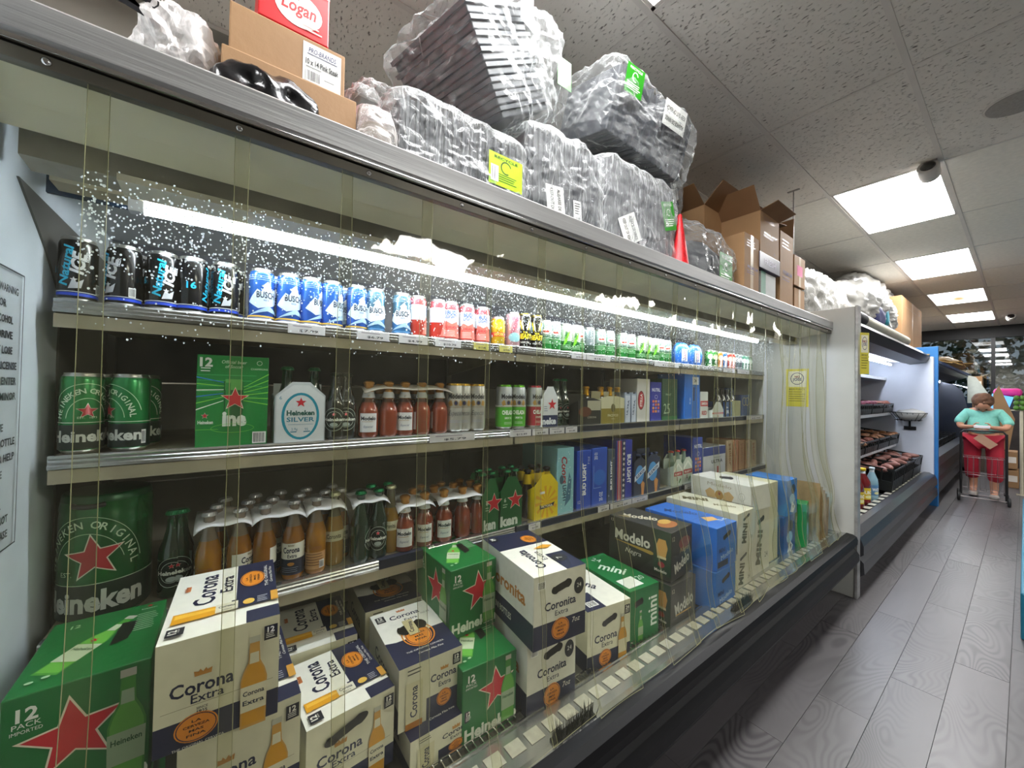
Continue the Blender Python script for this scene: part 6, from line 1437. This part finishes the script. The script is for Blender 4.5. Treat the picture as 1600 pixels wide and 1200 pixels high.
# wire basket with bags on the end panel
wb = empty('wire_basket', (-.95, P1 - .04, 1.02), 0, 'small black wire basket of plastic bags on the produce case end panel', 'basket')
MB().box((-.06, -.01, -.02), (.06, 0, .03), BLKR).box((-.01, -.03, .0), (.01, -.01, .12), BLKR).build('wall_bracket', wb)
m = MB()
for k in range(7):
    t = -1 + 2*k/6; m.tube([(t*.17, -.03, .22), (t*.10, -.08, .11), (t*.10, -.16, .11), (t*.17, -.22, .22)], .003, BLKR, 5)
for q in (0, 1): m.tube([(-.17 + .05*q, -.03, .22 - .1*q), (.17 - .05*q, -.03, .22 - .1*q), (.17 - .05*q, -.22, .22 - .1*q), (-.17 + .05*q, -.22, .22 - .1*q)], .004, BLKR, 5, closed=True)
m.build('wire_frame', wb)
tag(blob('bag_roll', None, (.26, .15, .13), WB2, 71, .02, 3, 2.5, loc=(-.93, P1 - .16, 1.21)), 'white plastic bags stuffed in the wire basket', 'plastic bags')

# ------------------------------------------------------------------ the third case
Q0, Q1 = 7.72, 12.6
tc_ = empty('meat_case', (0, 0, 0), 0, 'third dark refrigerated case past the blue post', 'display case')
def tp(n, mb): return mb.build(n, tc_)
DK = mat('case_steel_dark', '4C4E54', .25, .6, .1, 4)
tp('canopy', MB().prism([(-1.98, 2.0), (-.95, 2.0), (-.74, 1.96), (-.72, 1.90), (-.80, 1.86), (-1.0, 1.80), (-1.98, 1.85)], MATS['canopy_black'], Q0, Q1, 'y'))
tp('canopy_edge', MB().box((-.725, Q0, 1.93), (-.712, Q1, 1.97), mat('blue_edge', '1C3C74', .3)))
tp('back_panel', MB().box((-1.98, Q0, .3), (-1.94, Q1, 1.95), mat('case_inside_dark', '2E3036', .4)))
tp('end_panel', MB().prism([(-1.95, .1), (-.74, .1), (-.72, .5), (-.74, 1.3), (-.80, 1.6), (-.92, 1.74), (-1.1, 1.80), (-1.95, 1.80)], DK, Q1 - .04, Q1 + .02, 'y'))
tp('light_tube', MB().tube([(-1.1, Q0 + .1, 1.79), (-1.1, Q1 - .3, 1.79)], .012, MATS['case_light_tube'], 10))
tp('bumper', MB().prism([(-.86, .62), (-.74, .60), (-.70, .52), (-.70, .38), (-.73, .34), (-.70, .30), (-.70, .16), (-.86, .12)], GB2, Q0, Q1, 'y'))
tp('deck', MB().box((-1.95, Q0, .1), (-.86, Q1, .55), MATS['deck_dark']))
for k in range(7):
    crate(-1.1, Q0 + .36 + k*.66, .55, .6, .44, .18, 0, 'black crate in the third case, %s from the blue post' % ORD[k])
def flatcard(x, y, z, w, d, rz, ry, lab):
    tag(MB().box((-d/2, -w/2, 0), (d/2, w/2, .012), mat('card_yellow', 'C8A468', .7, 0, .1, 10)).build('flat_carton', None, (x, y, z), (0, ry, rz)), lab, 'cardboard', 'flat cartons')
cbx = cbox(1409, 1440, 474, 530, -1.0, .5, 'cardboard box standing on the far end of the produce case', art=lambda a, w, h: (a.text('21', w*.85, h*.9, h*.08, '303030', bold=.03), a.rect(w*.1, h*.84, w*.6, .004, '7C5A38')), zb=2.065)
flatcard(-1.05, 7.9, 2.02, .9, .5, .1, .0, 'yellow-brown flat carton just past the blue post')
flatcard(-1.05, 8.0, 2.04, .8, .45, -.2, 0, 'second yellow-brown flat carton stacked on the first')
for k in range(5):
    flatcard(-.98 + .03*k, 8.7 + .55*k, 2.01 + .03, .5, .35, .5*k, .25, 'brown flat carton on top of the third case, %s along' % ORD[k])
cl_ = blob('rumpled_papers', None, (.4, 1.5, .18), mat('paper_tan', 'A89880', .7, 0, .3, 6), 81, .06, 4, 2.3, loc=(-.95, 10.9, 2.08)); tag(cl_, 'rumpled tan papers and bags at the far end of the third case', 'papers')

# ------------------------------------------------------------------ things near the window
def ybox(p0, p1, pt, pb, y, depth, label, m=CARD, group='far boxes', base=None, name='cardboard_box'):
    r0 = ray(p0, (pt+pb)/2); r1 = ray(p1, (pt+pb)/2); x0 = (EYE + r0*(y/r0.y)).x; x1 = (EYE + r1*(y/r1.y)).x
    a = ray((p0+p1)/2, pt); b = ray((p0+p1)/2, pb); zt = (EYE + a*(y/a.y)).z; zb = max(0.002, (EYE + b*(y/b.y)).z)
    if base is not None: zb = base
    root = empty(name, ((x0+x1)/2, y + depth/2, zb), 0, label, 'box', group)
    MB().box((-(x1-x0)/2, -depth/2, 0), ((x1-x0)/2, depth/2, zt - zb), m, bev=.004).build('box_body', root)
    MB().box((-(x1-x0)/2*.8, -depth/2 - .002, (zt-zb)*.35), ((x1-x0)/2*.8, -depth/2, (zt-zb)*.7), mat('box_label', 'D8D0C4', .5)).build('label_panel', root)
    return zt
z_ = ybox(1519, 1537, 642, 760, 12.75, .4, 'brown boxes base standing beyond the third case', base=.002)
z_ = ybox(1519, 1536, 614, 640, 12.75, .4, 'brown box with white label by the window, lower', base=z_ + .001)
z_ = ybox(1519, 1535, 588, 611, 12.75, .4, 'brown box with white label by the window, upper', base=z_ + .001)
mb_ = MB().add([(-.12, 0, 0), (.22, 0, 0), (.20, 0, .12), (.0, 0, .55), (-.12, 0, .6)], [(0, 1, 2, 3, 4)], mat('pale_sheet', 'A8AEA4', .5)); o = mb_.build('display_sheet', None, (-.62, 12.7, 1.35)); sm = o.modifiers.new('s', 'SOLIDIFY'); sm.thickness = .03
tag(o, 'pale curved sheet leaning by the stacked boxes near the window', 'sheet')
tag(MB().box((-.12, -.12, 0), (.12, .12, .22), mat('black_plastic', '161618', .4), bev=.03).build('black_bin', None, (-.50, 12.2, 1.12)), 'black container behind the shopper', 'container')
tag(MB().box((-.22, -.2, 0), (.22, .2, 1.118), mat('counter_brown', '4C3C30', .6), bev=.01).build('counter', None, (-.50, 12.2, 0.002)), 'brown counter standing behind the shopper', 'counter')
o = empty('screen', (-.30, 11.0, 1.18), .1, 'bright blue screen behind the shopper', 'screen'); MB().box((-.14, 0, 0), (.10, .02, .34), mat('screen_blue', '5C9CE0', .2, emit=.9), Matrix.Rotation(.25, 4, 'Y')).build('panel', o); MB().box((-.03, .0, -1.17), (.03, .03, .02), BLKR).build('stand', o)
tag(MB().box((-.16, -.1, 0), (.16, .1, .14), mat('pink_plastic', 'E0308C', .4), bev=.05).build('pink_tub', None, (-.19, 11.3, 1.50)), 'bright pink tub on the shelf near the window', 'tub')
tag(MB().box((-.2, -.14, 0), (.15, .14, 1.496), mat('shelf_dark', '3C3430', .6, 0, .3, 6)).build('display_shelf', None, (-.16, 11.32, .002)), 'dark display shelf carrying the pink tub', 'shelf')
for k, (a_, b_, t_, bb) in enumerate([(1571, 1592, 735, 757), (1570, 1590, 706, 734)]):
    ybox(a_, b_, t_, bb, 10.3 + .0*k, .4, 'brown carton on the floor behind the shopper, %s' % ('lower', 'upper')[k], base=(.002, .31)[k])
tag(MB().prism([(-.32, 0), (-.16, 0), (-.10, .5), (-.26, 1.05), (-.32, .9)], CARD, 0, .03, 'y').build('cardboard_sheet', None, (0, 10.25, .622), (0, 0, 0)), 'tall brown cardboard sheet behind the shopper', 'cardboard')
rk = empty('display_rack', (-.035, 9.6, 0), 0, 'cream wire rack of green lime bags at the right edge', 'rack')
MB().tube([(0, 0, .0), (0, 0, 1.4)], .018, mat('rack_cream', 'C8C0A8', .4), 8).tube([(-.05, 0, .01), (.3, 0, .01)], .015, mat('rack_cream', 'C8C0A8', .4), 8).build('rack_post', rk)
MB().tube([(-.10, 0, 1.28), (.3, 0, 1.28)], .01, MATS['rack_cream'], 6).build('rack_arm', rk)
for k in range(9):
    o = blob('lime', None, (.06, .06, .075), mat('lime_green', '4C7828', .4, 0, .2, 20), 90 + k, .003, 3, 2, False, loc=(-.08 + .055*(k % 3), 9.56, 1.32 + .075*(k//3))); tag(o, 'green lime hanging at the right edge, one of nine', 'lime', 'limes at the right edge')
tag(MB().box((-.02, -1.85, 0), (.95, 1.85, .28), mat('teal_plinth', '1C6C84', .4), bev=.01).build('teal_platform', None, (0, 5.72, .001)), 'low teal platform at the right edge of the aisle', 'platform')

# outside the window
struct('ground_outside', MB().box((-14, 13.7, -.12), (14, 40, -.05), mat('asphalt', '5A5C5E', .8)))
tag(MB().box((-9, 0, 0), (9, .1, 1.55), mat('fence_blue', '6C7C94', .6, 0, .1, 3)).build('blue_fence', None, (0, 18, -.05)), 'pale blue metal fence outside the window', 'fence')
LEAFM = mat('leaf_dark', '2E4A2C', .6, 0, .35, 4)
for k, (x, y, s_) in enumerate([(-4.6, 20.5, 2.2), (-1.7, 21, 2.5), (1.3, 20.6, 2.3), (4.6, 21, 2.4), (-7.8, 21, 2.5)]):
    t = empty('tree', (x, y, -.05), 0, 'dark leafy tree outside the window, %s from the left' % ORD[(1, 2, 3, 4, 0)[k]], 'tree', 'trees outside')
    MB().tube([(0, 0, 0), (.05, 0, 1.2), (.0, 0, 2.4)], [.16, .12, .06], mat('bark', '4A3C30', .8), 8).build('trunk', t)
    lf = MB(); rn = random.Random(k)
    for q in range(1500):
        a_ = rn.uniform(0, 2*PI); u = rn.uniform(-1, 1); rr = s_ * rn.random() ** .4
        p_ = Vector((rr*math.cos(a_)*math.sqrt(1-u*u), rr*.6*math.sin(a_)*math.sqrt(1-u*u), 2.4 + rr*u*.9)); r1 = Vector((rn.gauss(0, 1), rn.gauss(0, 1), rn.gauss(0, 1))).normalized() * .13; r2 = r1.cross(Vector((rn.gauss(0, 1), rn.gauss(0, 1), 1))).normalized() * .08
        lf.add([p_ - r1, p_ + r2, p_ + r1, p_ - r2], [(0, 1, 2, 3)], LEAFM)
    o = lf.build('foliage', t, fix=False); o['kind'] = 'stuff'

# ceiling fittings
def dome(x, y, lab, r=.07):
    t = empty('security_camera', (x, y, CEIL), 0, lab, 'camera', 'ceiling cameras')
    wm = mat('camera_white', 'C8C4C0', .3); MB().lathe([(r*.6, -.02), (r*.62, 0)], wm, 20).build('mount', t)
    M = Matrix.Translation((0, -.015, -.055)) @ Matrix.Rotation(math.radians(68), 4, 'X')
    MB().lathe([(r*.3, -.05), (r*.72, -.045), (r*.8, -.01), (r*.8, .05), (r*.7, .06)], wm, 24, M=M).build('housing', t)
    MB().lathe([(r*.62, .055), (r*.45, .068), (r*.1, .073)], mat('lens_black', '080809', .08, coat=1), 20, M=M).build('lens', t)
p = EYE + ray(1452, 258) * ((CEIL - 1.45) / ray(1452, 258).z); dome(p.x, p.y, 'silver dome camera beside the nearest large light panel')
p = EYE + ray(1580, 493) * ((CEIL - 1.45) / ray(1580, 493).z); dome(p.x, p.y - .1, 'white dome camera near the far end of the ceiling', .08)
p = EYE + ray(1595, 158) * ((CEIL - 1.45) / ray(1595, 158).z)
s_ = empty('ceiling_speaker', (p.x, p.y, CEIL), 0, 'round flush ceiling speaker at the upper right edge', 'speaker'); MB().lathe([(.12, -.006), (.125, 0)], mat('speaker_grille', '98928C', .7, 0, .1, 90, .4, 300), 36).build('grille', s_); MB().lathe([(.122, -.004), (.13, -.002), (.132, .001)], TBAR, 36).build('rim', s_)
# a wire hook hanging from the ceiling above the cardboard boxes
p = EYE + ray(1240, 298) * ((CEIL - 1.45) / ray(1240, 298).z)
tag(MB().tube([(p.x, p.y, CEIL), (p.x, p.y, CEIL - .55)], .004, mat('wire_grey', '8A8682', .4, .6), 6).box((p.x - .04, p.y - .01, CEIL - .004), (p.x + .04, p.y + .01, CEIL), MATS['wire_grey']).build('hanging_wire', None), 'thin wire hanging from the ceiling above the cardboard boxes', 'wire')

# ------------------------------------------------------------------ shopper and cart
def skin(name, verts, edges, radii, m, parent, sub=2, root=0):
    me = bpy.data.meshes.new(name); me.from_pydata(verts, edges, []); me.materials.append(m)
    o = bpy.data.objects.new(name, me); COL.objects.link(o); o.parent = parent
    sk = o.modifiers.new('skin', 'SKIN'); sk.use_smooth_shade = True
    ss = o.modifiers.new('sub', 'SUBSURF'); ss.levels = sub; ss.render_levels = sub
    for v, r in zip(me.skin_vertices[0].data, radii): v.radius = r if isinstance(r, tuple) else (r, r)
    me.skin_vertices[0].data[root].use_root = True
    return o
SK = mat('skin', 'B98468', .5, 0, .06, 12); TEAL = mat('mint_knit_top', '7CC4B4', .8, 0, .06, 40, .4, 90); REDT = mat('red_trousers', 'A0182C', .8, 0, .1, 10, .3, 20); HAIR = mat('brown_hair', '5A3A24', .7, 0, .3, 30, .8, 70)
pe = empty('person', (-.37, 8.95, 0), 0, 'shopper in mint top and red trousers looking down, pushing a wire cart', 'person')
# faces -y (towards the camera)
V = [(0, 0, .90), (0, .0, 1.06), (0, .01, 1.22), (0, .0, 1.27), (0, -.04, 1.31), (0, -.09, 1.36),
     (.14, .0, 1.25), (.225, -.03, 1.12), (.21, -.10, 1.02), (.09, -.26, 1.04), (.05, -.30, 1.05),
     (-.14, .0, 1.25), (-.225, -.03, 1.12), (-.21, -.10, 1.02), (-.09, -.26, 1.04), (-.05, -.30, 1.05),
     (.09, 0, .84), (.10, -.03, .48), (.10, .0, .10), (.10, -.10, .04), (.10, -.17, .035),
     (-.09, 0, .84), (-.10, .06, .50), (-.10, .12, .14), (-.10, .04, .05), (-.10, -.03, .04)]
Ed = [(0, 1), (1, 2), (2, 3), (3, 4), (4, 5), (3, 6), (6, 7), (7, 8), (8, 9), (9, 10), (3, 11), (11, 12), (12, 13), (13, 14), (14, 15), (0, 16), (16, 17), (17, 18), (18, 19), (19, 20), (0, 21), (21, 22), (22, 23), (23, 24), (24, 25)]
Rr = [(.14, .11), (.12, .10), (.12, .09), (.08, .06), .05, .055, .05, .045, .042, .026, .028, .06, .045, .042, .026, .028, .09, .062, .042, .035, .03, .09, .062, .042, .035, .03]
skin('body', V, Ed, Rr, SK, pe)
sh = [(0, 0, .90), (0, .0, 1.04), (0, .01, 1.18), (0, .0, 1.26), (.14, .0, 1.24), (.22, -.03, 1.13), (.235, -.07, 1.06), (-.14, .0, 1.24), (-.22, -.03, 1.13), (-.235, -.07, 1.06)]
skin('mint_top', sh, [(0, 1), (1, 2), (2, 3), (3, 4), (4, 5), (5, 6), (3, 7), (7, 8), (8, 9)], [(.18, .15), (.165, .14), (.165, .125), (.125, .095), .075, .06, .065, .075, .06, .065], TEAL, pe)
skin('trousers', [(0, 0, .92), (.10, 0, .84), (.11, -.03, .50), (.11, .0, .22), (-.10, 0, .84), (-.11, .06, .50), (-.11, .11, .24)], [(0, 1), (1, 2), (2, 3), (0, 4), (4, 5), (5, 6)], [(.175, .14), .105, .088, .08, .105, .088, .08], REDT, pe)
hd = blob('head', pe, (.165, .20, .22), SK, 95, .002, 4, 2.1, False, loc=(0, -.11, 1.375), rot=(1.2, 0, 0))
hr = blob('hair', pe, (.195, .215, .205), HAIR, 96, .012, 4, 2.1, True, loc=(0, -.115, 1.42), rot=(1.2, 0, 0), freq=14)
f = MB()
M = Matrix.Translation((0, -.11, 1.375)) @ Matrix.Rotation(1.2, 4, 'X')
f.add([(-.014, -.098, -.02), (.014, -.098, -.02), (0, -.125, -.022), (0, -.1, .03)], [(0, 1, 2), (0, 2, 3), (1, 3, 2)], SK, M); f.build('nose', pe)
for s in (-1, 1):
    blob('eye', pe, (.026, .014, .012), mat('eye_dark', '201814', .2), 97, 0, 2, 2, False, loc=tuple(M @ Vector((s*.034, -.095, .012))), rot=(1.2, 0, 0))
    blob('ear', pe, (.02, .035, .055), SK, 98, .001, 2, 2, False, loc=tuple(M @ Vector((s*.085, .0, .0))), rot=(1.2, 0, 0))
    blob('shoe', pe, (.095, .23, .07), mat('shoe_grey', '9C948C', .6), 99, .002, 3, 2.6, False, loc=(s*.10, -.10 if s > 0 else .04, .037))
    sgn = s
    for q in range(5):
        bx = sgn*.05 - sgn*.0; fy = -.31
        if q < 4: pts = [(sgn*(.06 - .0*q), -.285, 1.06 - .016*q), (sgn*.03, -.325, 1.055 - .017*q), (sgn*.0, -.315, 1.045 - .017*q)]
        else: pts = [(sgn*.075, -.27, 1.075), (sgn*.05, -.295, 1.10), (sgn*.025, -.30, 1.10)]
        MB().tube(pts, [.009, .0085, .007], SK, 6).build('thumb' if q == 4 else 'finger', pe)
MB().tube([M @ Vector((-.025, -.093, -.055)), M @ Vector((0, -.098, -.057)), M @ Vector((.025, -.093, -.055))], .004, mat('lips', '9C5850', .5), 6).build('mouth', pe)
tag(MB().box((-.075, -.012, -.02), (.075, .012, .02), mat('white_pack', 'D8D4D8', .4), bev=.008).build('white_packet', None, (-.37, 8.63, 1.045)), 'small white packet held in both hands of the shopper', 'packet')
ct = empty('shopping_cart', (-.35, 8.42, 0), .08, 'folding black wire shopping cart with four wheels in front of the shopper', 'cart')
CB = mat('cart_black', '1C1A1A', .35, .2); CW = mat('cart_wire', '8C8484', .3, .7)
for s in (-1, 1):
    MB().tube([(s*.20, 0, .10), (s*.20, 0, .97)], .013, CB, 8).build('upright', ct)
    MB().tube([(s*.20, .26, .10), (s*.20, .26, .62)], .010, CB, 8).build('upright', ct)
MB().tube([(-.20, 0, .96), (-.17, 0, 1.0), (.17, 0, 1.0), (.20, 0, .96)], .013, CB, 8).build('handle', ct)
bs = MB()
for z in (.16, .38, .62):
    bs.tube([(-.19, .01, z), (.19, .01, z), (.19, .25, z), (-.19, .25, z)], .004, CW, 5, closed=True)
for k in range(8):
    x = -.19 + .38*k/7; bs.tube([(x, .01, .62), (x, .01, .16), (x, .25, .16), (x, .25, .62)], .0022, CW, 4)
for k in range(1, 5):
    y = .01 + .24*k/5
    for s in (-1, 1): bs.tube([(s*.19, y, .16), (s*.19, y, .62)], .0022, CW, 4)
bs.build('wire_basket', ct)
for (x, y) in ((-.22, -.01), (.22, -.01), (-.22, .27), (.22, .27)):
    w_ = MB().lathe([(.02, -.016), (.055, -.014), (.06, -.008), (.06, .008), (.055, .014), (.02, .016)], mat('tyre_black', '161616', .6), 24, M=Matrix.Translation((x, y, .062)) @ Matrix.Rotation(PI/2, 4, 'Y')); w_.build('wheel', ct)
MB().tube([(-.22, 0, .062), (.22, 0, .062)], .006, CW, 6).tube([(-.22, .26, .062), (.22, .26, .062)], .006, CW, 6).build('axle', ct)
tag(MB().box((-.10, -.006, -.05), (.10, .006, .05), mat('card_tag', '9C7860', .7)).build('cardboard_tag', None, (-.33, 8.40, .86), (0, .75, 0)), 'tan cardboard card hanging on the front of the cart', 'card')
